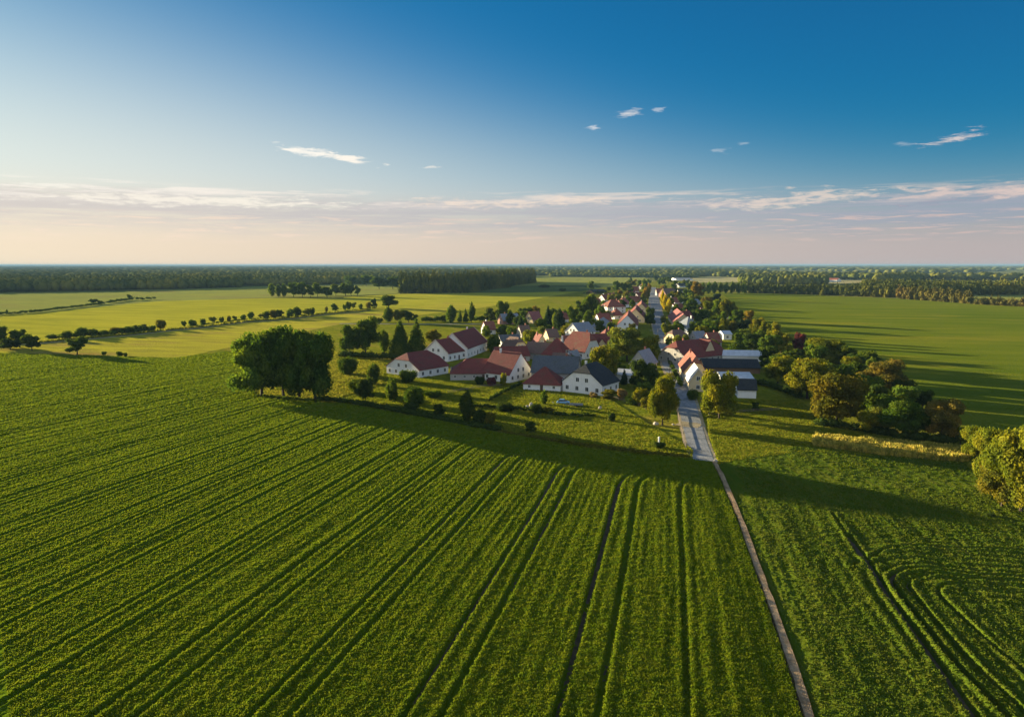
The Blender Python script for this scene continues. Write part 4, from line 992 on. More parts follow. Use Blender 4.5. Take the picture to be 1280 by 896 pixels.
wood('forest', 'dark small wood between straw coloured fields', [(1094, 354), (1150, 352)], 150, 22, 15, WB, m_wood)
wood('forest', 'trees behind the far end of the village', [(690, 346), (760, 346.5), (815, 347), (870, 347.5)], 200, 16, 20, WB, m_wood)

# plain beyond: belts of woodland one behind another to the horizon
items = []
d = 2100.0; k = 0
while d < 26000:
    w = d * 0.011; half = d * 0.82; x = -half
    while x < half:
        img = 640 + x / d * 845
        g = float(vnoise(np.array(x / (350 + d * .06)), np.array(d / (500 + d * .1)), 77))
        if d < 3600 and img > 660: g -= 0.30
        elif d < 7000 and img > 560: g -= 0.10
        if img < 560: g += 0.20
        if d > 7000: g += 0.20
        if g > -0.12:
            items.append((x, d + wrng.uniform(-.02, .02) * d, -1.5, w * wrng.uniform(.9, 1.9), w * 1.2, wrng.uniform(15, 24), wrng.uniform(0, 6.28)))
        x += w * 0.62
    d *= 1.045; k += 1
V, F = stamp(WC, items, wrng)
tag(link('distant_forest', mesh_np('distant_forest', V, F), mat=m_wood), 'belts of far woodland fading towards the horizon', kind='stuff')

def hedge(name, label, line, width, height, tints, n, seed, cat='hedge', cards=60, kind=None):
    """an unbroken hedge along world points: overlapping clumps in one mesh"""
    rng = random.Random(seed); P = [Vector((p[0], p[1], 0)) for p in line]; seg = [(b - a).length for a, b in zip(P[:-1], P[1:])]; tot = sum(seg); items = []
    for i in range(n):
        t = (i + rng.random()) / n * tot; j = 0
        while j < len(seg) - 1 and t > seg[j]: t -= seg[j]; j += 1
        q = P[j].lerp(P[j + 1], t / seg[j]); w = width * rng.uniform(.8, 1.5)
        items.append((q.x + rng.uniform(-.2, .2) * width, q.y + rng.uniform(-.3, .3) * width, -0.1, w, w, height * rng.uniform(.6, 1.2), rng.uniform(0, 6.28)))
    tpl = [wood_template(ICO1, cards, 0.09, s) for s in (0, 1, 3, 4)]
    V, F = stamp(tpl, items, rng)
    o = link(name, mesh_np(name, V, F)); o.data.materials.append(LEAF); o.color = (*TINT[tints], 1)
    return tag(o, label, cat, kind=kind)

# tall dry grass strip and grasses at field edges
def blades(name, label, poly, n, h, mat, seed, wdt=0.10, kind='stuff'):
    rng = np.random.default_rng(seed); P = np.array([(p[0], p[1]) for p in poly]); lo, hi = P.min(0), P.max(0)
    X = rng.uniform(lo[0], hi[0], n * 4); Y = rng.uniform(lo[1], hi[1], n * 4); k = in_poly(X, Y, [tuple(p) for p in P]); X, Y = X[k][:n], Y[k][:n]; n = len(X)
    a = rng.uniform(0, 6.28, n); hh = h * rng.uniform(.55, 1.25, n) * (1 + .5 * vnoise(X / 2.5, Y / 2.5, seed)); lx, ly = rng.normal(0, .25, n) * h, rng.normal(0, .25, n) * h
    dx, dy = np.cos(a) * wdt, np.sin(a) * wdt; z0 = np.full(n, -0.1)
    V = np.stack([np.stack([X - dx, Y - dy, z0], 1), np.stack([X + dx, Y + dy, z0], 1), np.stack([X + lx + dx, Y + ly + dy, hh * .8], 1), np.stack([X + lx - dx, Y + ly - dy, hh], 1)], 1).reshape(-1, 3)
    F = np.arange(n * 4).reshape(-1, 4)
    return tag(link(name, mesh_np(name, V, F), mat=mat), label, kind=kind)
def mat_blade(name, c1, c2):
    m, N, out = mat_base(name); p = pos(N); n1 = N.noise(p, 0.9, 4, .7)
    c = N.mix(N.smooth(n1, .40, .60), (*c1, 1), (*c2, 1))
    d = N.node('ShaderNodeBsdfDiffuse'); N.set(d.inputs[0], c); t = N.node('ShaderNodeBsdfTranslucent'); N.set(t.inputs[0], c)
    mx = N.node('ShaderNodeMixShader'); mx.inputs[0].default_value = 0.4; N.l.new(d.outputs[0], mx.inputs[1]); N.l.new(t.outputs[0], mx.inputs[2]); N.l.new(mx.outputs[0], out.inputs[0]); return m
m_dry = mat_blade('dry_stalks', (0.66, 0.52, 0.10), (0.26, 0.26, 0.04)); m_grass = mat_blade('grass_blades', (0.15, 0.20, 0.014), (0.30, 0.29, 0.022)); m_gr2 = mat_blade('meadow_blades', (0.16, 0.19, 0.016), (0.34, 0.30, 0.03))
hedge('hedge', 'dark scrubby hedge along the edge of the wheat from the oaks towards the street', pxs([(398, 500), (430, 503), (470, 509), (520, 519), (580, 532), (625, 540)]), 2.6, 1.7, 'K', 150, 1)
hedge('undergrowth', 'tangled undergrowth round the feet of the four big oaks', pxs([(322, 497), (345, 499), (372, 501), (400, 503)]), 2.2, 1.5, 'G', 40, 31)
hedge('hedge', 'low brownish hedge between the lawn and the wheat near the street', pxs([(625, 541), (680, 549), (730, 557), (790, 565), (858, 572)]), 1.6, 0.95, 'B', 190, 2)
hedge('hedge', 'dark garden hedge running behind the white stones', pxs([(585, 509), (640, 511), (700, 520), (745, 521)]), 1.6, 1.5, 'K', 70, 3)
hedge('hedge', 'slanting dark hedge between the two farm lawns', pxs([(612, 501), (632, 490), (652, 480)]), 1.4, 1.5, 'K', 60, 4)
tag(blades('grass', 'rank grass growing along the foot of the lane hedgerow', [(p.x, p.y + 2) for p in LANE] + [(p.x, p.y + 11) for p in LANE[::-1]], 26000, 1.3, m_gr2, 77, 0.35), None)
hedge('undergrowth', 'low ragged scrub filling the gaps of the lane hedgerow', pxs([(60, 424), (101, 421.3), (130, 419.5), (160, 417), (190, 413.5)]), 5, 3.2, 'D', 60, 41, cards=40, kind='stuff')
hedge('undergrowth', 'low scrub between the farther bushes of the lane hedgerow', pxs([(240, 408.4), (300, 400.6), (345, 397.4), (392, 394.2), (470, 385.5)]), 4, 1.9, 'G', 90, 42, cards=40, kind='stuff')
hedge('hedge', 'upper long hedge crossing the far left fields', pxs([(-20, 395), (40, 391), (90, 385), (130, 380)]), 5, 3.0, 'D', 90, 5, cards=30)
hedge('hedge', 'right part of the upper long hedge in the far left fields', pxs([(134, 379), (160, 375.5), (193, 374.3)]), 6, 4.0, 'D', 40, 6, cards=30)
hedge('hedge', 'clipped grey-green hedge by the lane left of the upright tree', pxs([(529, 402), (551, 402)]), 4.5, 4.5, 'D', 30, 7, cards=40)
hedge('hedge', 'dark hedge behind the fir row leading into the village', pxs([(592, 401.5), (612, 401.5), (640, 401)]), 5, 5, 'D', 40, 8, cards=40)
hedge('hedge', 'dark hedge bounding the gardens behind the grove', pxs([(730, 367.5), (760, 367)]), 5, 5, 'K', 20, 9, cards=40)
hedge('hedge', 'garden hedge along the right side of the village street', pxs([(836, 452), (845, 470), (852, 485)]), 2, 2.0, 'D', 40, 10)
hedge('hedge', 'dark undergrowth under the trees of the near belt', pxs([(1020, 532), (1060, 536), (1120, 548), (1190, 556)]), 3.4, 2.6, 'K', 60, 11)
hedge('hedge', 'dark hedge behind the cone-shaped trees', pxs([(425, 446), (460, 448), (500, 450), (530, 449)]), 4, 3.4, 'K', 60, 12)
hedge('hedge', 'hedge at the back of the garden beside the white outbuildings', pxs([(945, 480), (965, 484), (1000, 498)]), 3, 2.4, 'K', 40, 13)

blades('dry_grass', 'strip of tall straw coloured stalks in front of the near tree belt', pxs([(1017, 558), (1020, 550), (1100, 554), (1200, 564), (1212, 575), (1204, 579), (1100, 570)]), 15000, 1.6, m_dry, 5, 0.14)
lawn = pxs([(418, 500), (440, 470), (470, 450), (560, 478), (640, 480), (700, 490), (760, 498), (810, 530), (866, 562), (866, 576), (740, 560), (620, 538), (500, 512)])
blades('grass', 'grass of the lawns and meadow between the farm and the wheat', lawn, 150000, 0.34, m_grass, 6, 0.10)
blades('grass', 'grass of the plot right of the near end of the street', pxs([(898, 580), (886, 545), (884, 520), (930, 500), (1000, 500), (1040, 535), (1200, 560), (1210, 582), (1030, 566), (1000, 566)]), 110000, 0.36, m_grass, 8, 0.10)
blades('grass', 'sunlit rough grass round the oaks and the barn', pxs([(262, 471), (300, 452), (420, 440), (480, 450), (480, 480), (420, 500), (330, 498), (292, 492)]), 70000, 0.5, m_gr2, 9, 0.14)

def crop_tufts(name, label, n, xr, dr, hf, inside, mat, seed, size=0.10):
    rng = np.random.default_rng(seed)
    D = dr[0] * (dr[1] / dr[0]) ** (rng.random(n) ** 0.9); X = rng.uniform(-0.80, 0.80, n) * D
    k = (X > xr[0]) & (X < xr[1]); X, D = X[k], D[k]; k = inside(X, D); X, D = X[k], D[k]
    Z = hf(X, D); k = Z > 0.30; X, D, Z = X[k], D[k], Z[k]; n = len(X)
    a = rng.uniform(0, 6.28, n); w = size * rng.uniform(.6, 1.3, n) * (1 + (D - 60) / 90); hh = rng.uniform(.06, .20, n) * (1 + .4 * sstep(D, 90, 200))
    lx, ly = rng.normal(0, .10, n), rng.normal(0, .10, n); dx, dy = np.cos(a) * w, np.sin(a) * w
    V = np.stack([np.stack([X - dx, D - dy, Z - .1], 1), np.stack([X + dx, D + dy, Z - .1], 1), np.stack([X + lx + dx * .4, D + ly + dy * .4, Z + hh], 1), np.stack([X + lx - dx * .6, D + ly - dy * .6, Z + hh * .9], 1)], 1).reshape(-1, 3)
    return tag(link(name, mesh_np(name, V, np.arange(n * 4).reshape(-1, 4)), mat=mat), label, kind='stuff')
m_tuft = mat_blade('wheat_leaves', (0.120, 0.176, 0.008), (0.190, 0.222, 0.011)); m_tuft2 = mat_blade('meadow_leaves', (0.08, 0.125, 0.010), (0.13, 0.15, 0.015))
crop_tufts('wheat', 'leaf tips standing out of the big wheat field', 1500000, (-330, 60), (58, 400), crop_height, insideL, m_tuft, 41, 0.075)
crop_tufts('grass', 'grass tips on the field right of the track', 200000, (20, 130), (58, 165), crop_height_r, insideR, m_tuft2, 42)

# ------------------------------------------------------------------ houses
WHITE = mat_plaster('white_plaster', (0.82, 0.81, 0.78)); CREAM = mat_plaster('cream_plaster', (0.62, 0.50, 0.30)); GREYW = mat_plaster('grey_plaster', (0.42, 0.40, 0.37)); BOARD = mat_plaster('brown_boards', (0.22, 0.14, 0.09)); PINKW = mat_plaster('brick_wall', (0.40, 0.22, 0.17))
RED = mat_tiles('red_tiles', (0.185, 0.050, 0.043), (0.24, 0.070, 0.058), (0.11, 0.07, 0.05), wear=0.6)
RED2 = mat_tiles('old_red_tiles', (0.24, 0.072, 0.056), (0.31, 0.105, 0.075), (0.20, 0.16, 0.09), wear=0.6)
SALMON = mat_tiles('pale_red_tiles', (0.30, 0.10, 0.095), (0.35, 0.13, 0.115), (0.25, 0.10, 0.08), wear=0.25)
SLATE = mat_tiles('slate', (0.10, 0.115, 0.13), (0.15, 0.165, 0.18), (0.09, 0.10, 0.08), row=0.28, wear=0.6)
DARK = mat_tiles('dark_tiles', (0.035, 0.04, 0.045), (0.055, 0.06, 0.065), (0.07, 0.07, 0.05), row=0.3, wear=0.3)
BROWN = mat_tiles('mossy_brown_tiles', (0.17, 0.105, 0.085), (0.23, 0.14, 0.11), (0.14, 0.12, 0.08), wear=0.6)
METAL = mat_simple('pale_sheet_roof', (0.62, 0.64, 0.66), 0.45, 0.12, 0.5, 0.0, 0.5); GREYS = mat_tiles('grey_blue_roof', (0.24, 0.27, 0.31), (0.30, 0.33, 0.37), (0.2, 0.21, 0.19), wear=0.3)
FRAME = mat_simple('white_frame', (0.75, 0.74, 0.70), 0.6, 0.1); GLASS = mat_simple('window_glass', (0.02, 0.025, 0.03), 0.08, 0.2, 1.0, 0, 0.6); DOOR = mat_simple('door_wood', (0.10, 0.06, 0.04), 0.6, 0.2); BRICK = mat_simple('chimney_brick', (0.30, 0.12, 0.08), 0.9, 0.3, 3, 0.02); TRIM = mat_simple('barge_board', (0.62, 0.52, 0.42), 0.7, 0.15)

def box_bm(bm, x0, x1, y0, y1, z0, z1):
    v = [bm.verts.new(c) for c in ((x0, y0, z0), (x1, y0, z0), (x1, y1, z0), (x0, y1, z0), (x0, y0, z1), (x1, y0, z1), (x1, y1, z1), (x0, y1, z1))]
    for f in ((0, 3, 2, 1), (4, 5, 6, 7), (0, 1, 5, 4), (1, 2, 6, 5), (2, 3, 7, 6), (3, 0, 4, 7)): bm.faces.new([v[i] for i in f])
def bm_mesh(name, bm, mat):
    bmesh.ops.recalc_face_normals(bm, faces=bm.faces); me = bpy.data.meshes.new(name); bm.to_mesh(me); bm.free(); me.materials.append(mat); return me
def window_meshes(w, h):
    bm = bmesh.new(); t = 0.10
    box_bm(bm, -w / 2 - t, -w / 2, -0.08, 0.0, -t, h + t); box_bm(bm, w / 2, w / 2 + t, -0.08, 0.0, -t, h + t)
    box_bm(bm, -w / 2, w / 2, -0.08, 0.0, h, h + t); box_bm(bm, -w / 2, w / 2, -0.12, 0.0, -t, 0); box_bm(bm, -0.04, 0.04, -0.07, -0.02, 0, h)
    fr = bm_mesh('window', bm, FRAME); bm = bmesh.new(); box_bm(bm, -w / 2, w / 2, -0.03, -0.004, 0, h); return fr, bm_mesh('pane', bm, GLASS)
WIN = window_meshes(1.15, 1.35); WIN_S = window_meshes(0.8, 0.9)
bm = bmesh.new(); box_bm(bm, -0.55, 0.55, -0.06, -0.003, 0, 2.15); box_bm(bm, 0.35, 0.42, -0.10, -0.06, 1.0, 1.12); DOORM = bm_mesh('door', bm, DOOR)
bm = bmesh.new(); box_bm(bm, -1.5, 1.5, -0.06, -0.003, 0, 2.7); [box_bm(bm, x - .03, x + .03, -0.08, -0.06, 0, 2.7) for x in (-1.0, -.5, 0, .5, 1.0)]; GATEM = bm_mesh('barn_door', bm, DOOR)
bm = bmesh.new(); box_bm(bm, -0.35, 0.35, -0.3, 0.3, -1.6, 0.9); box_bm(bm, -0.42, 0.42, -0.37, 0.37, 0.9, 1.05); CHIM = bm_mesh('chimney', bm, BRICK)
CHIMW = CHIM.copy(); CHIMW.materials[0] = FRAME

def roof_mesh(L, W, he, hr, hm, b, ov, mat, th=0.22, sag=0.0):
    """ridge along local x, length L, width W; half hips cut the gables above height hm with the ridge set in by b at each end (b may be a pair)"""
    b0, b1 = b if isinstance(b, tuple) else (b, b); hm0, hm1 = hm if isinstance(hm, tuple) else (hm, hm)
    sl = (hr - he) / (W / 2); ze = he - sl * ov; o2 = ov * .7
    bm = bmesh.new(); uvl = bm.loops.layers.uv.new('UVMap')
    def V(x, y, z): return bm.verts.new((x, y, z))
    def yat(z): return (hr - z) / sl
    ends = []
    for xx, hmm, bb, sgn in ((-L / 2 - o2, hm0, b0, 1), (L / 2 + o2, hm1, b1, -1)):
        if hmm >= hr - 0.01: ends.append(dict(m=None, r=V(xx, 0, hr)))
        else:
            z = max(hmm, ze); ends.append(dict(m=(V(xx, -yat(z), z), V(xx, yat(z), z)), r=V(xx + sgn * (bb + o2), 0, hr), low=z <= ze + 0.01))
    faces = []
    eave = {}
    for k, (xx) in enumerate((-L / 2 - o2, L / 2 + o2)):
        for s_ in (-1, 1):
            if ends[k]['m'] and ends[k]['low']: eave[(k, s_)] = ends[k]['m'][0 if s_ < 0 else 1]
            else: eave[(k, s_)] = V(xx, s_ * (W / 2 + ov), ze)
    for s_ in (-1, 1):
        i = 0 if s_ < 0 else 1
        loop = [eave[(0, s_)], eave[(1, s_)]]
        if ends[1]['m'] and not ends[1]['low']: loop.append(ends[1]['m'][i])
        loop.append(ends[1]['r']); loop.append(ends[0]['r'])
        if ends[0]['m'] and not ends[0]['low']: loop.append(ends[0]['m'][i])
        if s_ > 0: loop = loop[::-1]
        faces.append((bm.faces.new(loop), 'y'))
    for k in (0, 1):
        if ends[k]['m']:
            lp = [ends[k]['m'][1], ends[k]['m'][0], ends[k]['r']]
            if k: lp = lp[::-1]
            faces.append((bm.faces.new(lp), 'x'))
    for f, ax in faces:
        f.normal_update(); n = f.normal; u = Vector((-n.y, n.x, 0)).normalized() if abs(n.z) < .999 else Vector((1, 0, 0)); v = n.cross(u)
        for lp in f.loops: lp[uvl].uv = (lp.vert.co.dot(u) + 50, lp.vert.co.dot(v) + 50)
    top = bm.faces[:]
    r = bmesh.ops.extrude_face_region(bm, geom=top); nv = [g for g in r['geom'] if isinstance(g, bmesh.types.BMVert)]
    for v in nv: v.co.z += th
    bmesh.ops.recalc_face_normals(bm, faces=bm.faces)
    me = bpy.data.meshes.new('roof'); bm.to_mesh(me); bm.free(); me.materials.append(mat)
    return me

def wall_mesh(L, W, he, hr, hm, mat, b=0.0):
    """prism under the roof; gables follow the slope"""
    hm0, hm1 = hm if isinstance(hm, tuple) else (hm, hm)
    sl = (hr - he) / (W / 2); bm = bmesh.new(); rings = []; d = 0.03
    for xx, hmm in ((-L / 2, hm0), (L / 2, hm1)):
        z = min(hmm, hr - 0.02) - d; z = max(z, he - d + .001); y = (hr - d - z) / sl
        rings.append([bm.verts.new(c) for c in ((xx, -W / 2, -0.3), (xx, -W / 2, he - d), (xx, -y * .999, z), (xx, y * .999, z), (xx, W / 2, he - d), (xx, W / 2, -0.3))])
    a, b_ = rings; bm.faces.new(a); bm.faces.new(b_[::-1])
    for i in range(6): j = (i + 1) % 6; bm.faces.new([a[i], b_[i], b_[j], a[j]])
    return bm_mesh('wall', bm, mat)

def house(name, label, p1, p2, depth, he, hr, ridge, style, roof, wall, cat='house', windows=True, chim=1, door=True, group=None, gate=False, trim=False, wing=None, ov=0.5):
    he *= 0.93; hr *= 1.06; a = G(*p1)
    if isinstance(p2[0], str): w = p2[1]; yaw = R(p2[2])
    else: b = G(*p2); w = (b - a).length; yaw = math.atan2(b.y - a.y, b.x - a.x)
    ux, uy = Vector((math.cos(yaw), math.sin(yaw), 0)), Vector((-math.sin(yaw), math.cos(yaw), 0))
    c = a + ux * (w / 2) + uy * (depth / 2)
    rz = yaw if ridge == 'x' else yaw + math.pi / 2
    L, W = (w, depth) if ridge == 'x' else (depth, w)
    root = empty(name, c, rz); tag(root, label, cat, group)
    for q in range(5):
        e_ = (ux * (w * (q - 2) / 5)) if w > depth else (uy * (depth * (q - 2) / 5)); FOOT.append((c.x + e_.x, c.y + e_.y, min(w, depth) / 2 + 3.0))
    hm = hr; bb = 0
    if style == 'hip': hm = he - 5; bb = min(W / 2 * 0.9, L * .46)
    if style == 'pyramid': hm = he - 5; bb = L * .47
    if style == 'half': hm = he + (hr - he) * 0.55; bb = W * 0.14
    if style == 'hipleft': hm = (he - 5, hr); bb = (W * .4, 0)
    link('wall', wall_mesh(L, W, he, hr, hm if style != 'hip' and style != 'pyramid' else he, wall) if not isinstance(hm, tuple) else wall_mesh(L, W, he, hr, (he, hr), wall), root)
    rf = link('roof', roof_mesh(L, W, he, hr, hm, bb, ov, roof), root)
    rng = random.Random(int(abs(c.x) * 13 + c.y * 7))
    sl = (hr - he) / (W / 2)
    if name in ('house', 'farmhouse') and chim == 0 and he > 3: chim = 1 if roof is not METAL else 0
    for i in range(chim):
        x = L * (0.22 if i == 0 else -0.28) * rng.choice((1, -1)) if L > 4 else 0
        ch = link('chimney', CHIMW if wall in (WHITE, CREAM) and rng.random() < .4 else CHIM, rf, (x, 0.5, hr + .1))
    # sides of the local box: (centre, outward yaw, length, is gable)
    sides = [((0, -W / 2), 0, L, False), ((0, W / 2), math.pi, L, False), ((L / 2, 0), math.pi / 2, W, True), ((-L / 2, 0), -math.pi / 2, W, True)]
    if windows:
        big = he >= 2.9
        fr, pn = WIN if big else WIN_S
        far = c.y > 520
        for si, ((cx, cy), ry, ln, gab) in enumerate(sides):
            wy = rz + ry; out = Vector((math.sin(wy), -math.cos(wy)))           # outward normal in the world
            if out.dot(Vector((-c.x, -c.y)).normalized()) < -0.15: continue     # walls nobody near the street of view can see are left plain
            n = int(ln / (3.6 if not far else 5.5)); n = min(n, 7)
            t = Vector((math.cos(ry), math.sin(ry)))
            floors = [0.95] if he < 5.0 else [0.95, 3.7]
            if gab and hm if not isinstance(hm, tuple) else hr - he > 3.2: floors = floors + [he + 0.3] if hr - he > 3.2 else floors
            for fl in floors:
                m = n if fl < he - 1 else max(1, min(2, int(ln / 5)))
                if fl >= he - 1 and not gab: continue
                span = ln if fl < he - 1 else ln * .45
                for i in range(m):
                    u = (-0.5 + (i + 0.5) / m) * span
                    if door and si == (0 if ridge == 'x' else 2) and fl < 1 and i == m // 2 and m > 1: 
                        dd = link('barn_door' if gate else 'door', GATEM if gate else DOORM, root, (cx + t.x * u, cy + t.y * u, 0), ry); continue
                    f = link('window', fr, root, (cx + t.x * u, cy + t.y * u, fl), ry)
                    link('pane', pn, f)
    if trim:
        for xx in (-L / 2 - ov * .7 - 0.08, L / 2 + ov * .7 + 0.08):
            bm = bmesh.new(); e0, e1 = he - sl * ov, hr; y0 = W / 2 + ov
            for x_ in (xx - .07, xx + .07):
                vs = [bm.verts.new((x_, *q)) for q in ((-y0, e0 - .1), (0, e1 - .1), (y0, e0 - .1), (y0, e0 + .45), (0, e1 + .45), (-y0, e0 + .45))]
            v = list(bm.verts)
            for k_ in (0, 6): bm.faces.new([v[k_], v[k_ + 1], v[k_ + 4], v[k_ + 5]]); bm.faces.new([v[k_ + 1], v[k_ + 2], v[k_ + 3], v[k_ + 4]])
            for i_ in range(6): j_ = (i_ + 1) % 6; bm.faces.new([v[i_], v[j_], v[j_ + 6], v[i_ + 6]])
            link('barge_board', bm_mesh('barge_board', bm, TRIM), rf)
    if wing:
        (wx, wl, ww, whe, whr, wroof, wwall) = wing                             # cross gable coming forward from the front wall at local x
        wd = depth * 0.5 + wl
        for nm, me in (('wing_wall', wall_mesh(wd, ww, whe, whr, whr, wwall)), ('wing_roof', roof_mesh(wd, ww, whe, whr, whr, 0, .35, wroof))):
            link(nm, me, root, (wx, -depth / 2 + wd / 2 - wl, 0), math.pi / 2)
    return root

H = house
H('barn', 'big white barn with arched gable and broad red roof left of the village', (483.4, 467), (524, 472.8), 17, 3.6, 8.6, 'y', 'half', RED, WHITE, 'barn', chim=0, gate=True, trim=False)
H('farmhouse', 'white farmhouse with low red roof between the barn and the big farmhouse', (560, 452), (582, 447.5), 14, 4.3, 9.2, 'x', 'gable', RED, WHITE, trim=True)
H('farmhouse', 'big white farmhouse with the highest red roof left in the village', (584, 448), (609, 437.8), 15, 5.3, 11.2, 'x', 'gable', RED, WHITE, trim=True, chim=0)
H('barn', 'long low barn with wide red hipped roof in front of the village', (563, 475), (634, 474.5), 14, 3.0, 7.0, 'x', 'hip', RED, GREYW, 'barn', chim=0)
H('barn', 'narrow red roofed shed behind the long low barn', (622, 453), (662, 451), 9, 3.0, 6.2, 'x', 'gable', RED, GREYW, 'shed', chim=0)
H('house', 'white gabled house with steep red roof right of the long barn', (637, 478.5), (664, 472), 13, 3.6, 10.2, 'y', 'gable', RED, WHITE, chim=0)
H('farmhouse', 'wide farmhouse with dark grey roof behind the red hipped front', (664, 478), (721, 480), 14, 4.5, 9.0, 'x', 'gable', SLATE, GREYW, chim=0)
H('house', 'low house with dark red hipped roof, foremost left of the black roofed one', (654, 487), (700, 489.5), 10, 2.9, 7.4, 'x', 'pyramid', RED, WHITE, chim=0)
H('house', 'white house with black half-hipped roof, foremost of the village', (703, 488.5), (752.5, 494.5), 13, 4.0, 9.4, 'y', 'half', DARK, WHITE, chim=1)
H('house', 'house with broad dark red hipped roof in the middle of the farmyards', (677, 450), (703, 452), 11, 3.5, 9.6, 'x', 'hip', RED, CREAM, chim=1)
H('house', 'steep red roofed house with sunlit left slope in the village centre', (702, 446), (731, 449), 14, 4.0, 11.5, 'x', 'half', RED2, WHITE, chim=0)
H('house', 'red roofed house with tan gable left of the great round tree', (731, 445), (762, 444), 13, 4.0, 9.6, 'x', 'gable', RED, CREAM, chim=0, wing=(2, 1.0, 7, 4.0, 8.4, RED, CREAM))
H('house', 'tall house with blue-grey roof and white upper wall behind the steep red one', (724, 426), (744, 424), 12, 5.4, 9.6, 'x', 'gable', GREYS, WHITE, chim=0)
H('house', 'house with pointed blue-grey pyramid roof', (738, 415), (763, 416), 13, 4.0, 9.0, 'x', 'pyramid', GREYS, GREYW, chim=0)
H('shed', 'small shed with faded brown roof behind the dark grey roof', (689, 459), (711, 460), 8, 2.6, 5.6, 'x', 'gable', BROWN, CREAM, 'shed', chim=0)
H('house', 'house with dull grey-red roof above the white gabled one', (655, 448), (683, 450), 10, 3.4, 7.2, 'x', 'gable', BROWN, GREYW, chim=0)
H('house', 'cottage with mossy brown roof behind the long barn', (641, 443), (660, 441), 10, 3.2, 7.6, 'y', 'half', BROWN, CREAM, chim=0)
H('cottage', 'low white cottage between the big farmhouse and the brown roofs', (627, 434), (651, 433), 8, 3.6, 6.0, 'x', 'gable', SLATE, WHITE, 'cottage', chim=1)
H('cottage', 'small cottage with grey and pink walls behind the farm', (629, 405.5), (650, 404.5), 9, 3.2, 7.2, 'x', 'gable', GREYS, PINKW, 'cottage', chim=1)
H('cottage', 'little bright red roof among trees behind the farm', (666, 404.5), (678, 403.5), 9, 3.2, 8.4, 'x', 'gable', SALMON, CREAM, 'cottage', chim=0)
H('house', 'long white house with red roof left of the street, left one of three', (759, 391.5), (782, 391), 17, 6.4, 11.5, 'x', 'hip', RED2, WHITE, chim=1)
H('house', 'bright red roofed house behind the long white one', (777, 384.5), (790, 384), 13, 4.0, 9.4, 'x', 'hip', SALMON, WHITE, chim=0)
H('house', 'red roofed house closest to the orange street trees', (791, 381.5), (805, 381), 15, 3.6, 9.0, 'x', 'gable', RED2, WHITE, chim=1)
H('rowhouse', 'nearest of three long red roofed houses lining the left of the street', (771, 413), ('w', 14, -11), 54, 3.8, 10.0, 'y', 'gable', RED2, WHITE, chim=2, windows=True)
H('rowhouse', 'middle one of three long red roofed houses lining the left of the street', (783, 403), ('w', 14, -11), 60, 3.8, 10.0, 'y', 'gable', RED, CREAM, chim=2)
H('rowhouse', 'farthest of three long red roofed houses lining the left of the street', (791.5, 393.5), ('w', 14, -11), 62, 3.8, 9.6, 'y', 'gable', RED2, CREAM, chim=1)
H('house', 'grey gabled house half hidden by dark trees near the street', (787, 469), (808, 471), 11, 5.6, 9.6, 'y', 'gable', GREYS, GREYW, chim=0)
H('shed', 'white walled shed with pale roof beside the yellow-green tree', (769, 477), (789, 479), 6, 3.4, 4.4, 'x', 'gable', METAL, WHITE, 'shed', chim=0)
H('house', 'far red roofed house beside the orange street trees', (789, 367), (799, 367), 14, 4.5, 10.5, 'x', 'gable', RED2, WHITE, chim=1)
H('house', 'far low red roofed house left of the orange street trees', (785, 372), (797, 371.5), 12, 3.5, 7.5, 'x', 'gable', RED, CREAM, chim=0)
H('hut', 'low dark field barn beside the lone dark tree', (741, 367.5), (758, 366.5), 12, 3.0, 6.0, 'x', 'gable', DARK, BOARD, 'barn', chim=0, windows=False)
H('house', 'far house with red gable on the right of the street', (821, 369.5), (829, 369.5), 12, 4.0, 9.5, 'x', 'gable', RED2, GREYW, chim=0)
H('house', 'far house with faded pink roof right of the street', (832, 371.5), (847, 371), 14, 5.0, 11.5, 'x', 'half', BROWN, PINKW, chim=1)
H('shed', 'dark low shed right of the faded pink roof', (848, 366), (859, 366), 10, 3.0, 6.0, 'x', 'gable', DARK, GREYW, 'shed', chim=0)
H('shed', 'low white roofed shed right of the yellow poplars', (847, 379.5), (861, 379), 9, 2.8, 3.8, 'x', 'gable', METAL, WHITE, 'shed', chim=0, windows=False)
H('house', 'house with plain bright salmon roof beside the street', (835, 399.5), (842, 408.5), 14, 3.6, 8.8, 'x', 'gable', SALMON, CREAM, chim=0)
H('house', 'house with slate blue pyramid roof and white wall right of the street', (843, 415), (858, 417), 12, 4.6, 9.8, 'x', 'pyramid', GREYS, WHITE, chim=0)
H('farmhouse', 'largest red roofed farmhouse right of the street, with tan dormer gable', (857, 456), (908, 450), 17, 3.3, 9.2, 'x', 'half', RED, GREYW, chim=0, wing=(4.5, -2.0, 8, 4.0, 9.9, RED, CREAM))
H('house', 'red roofed house with tan trim along the right of the street', (855, 476), ('w', 8.6, -9), 24, 4.0, 9.0, 'y', 'half', RED2, CREAM, chim=1, trim=False)
H('garage', 'narrow building with pale metal roof between street and golden-green tree', (861.5, 489), ('w', 6.0, -9), 15, 4.0, 7.6, 'y', 'gable', METAL, CREAM, 'garage', chim=0, trim=True)
H('outbuilding', 'long outbuilding with white metal roof right of the largest farmhouse', (903, 451), (960, 452), 8.5, 2.8, 4.3, 'x', 'gable', METAL, WHITE, 'outbuilding', chim=0, windows=False)
H('outbuilding', 'long dark roofed outbuilding in front of the white metal roof', (880, 466), (950, 467), 13, 2.6, 4.8, 'x', 'gable', DARK, BOARD, 'outbuilding', chim=0, windows=False)
H('outbuilding', 'low outbuilding with light blue-white flat roof beside the golden-green tree', (902, 484), (941, 484.5), 13, 3.6, 4.4, 'x', 'gable', METAL, WHITE, 'outbuilding', chim=0)
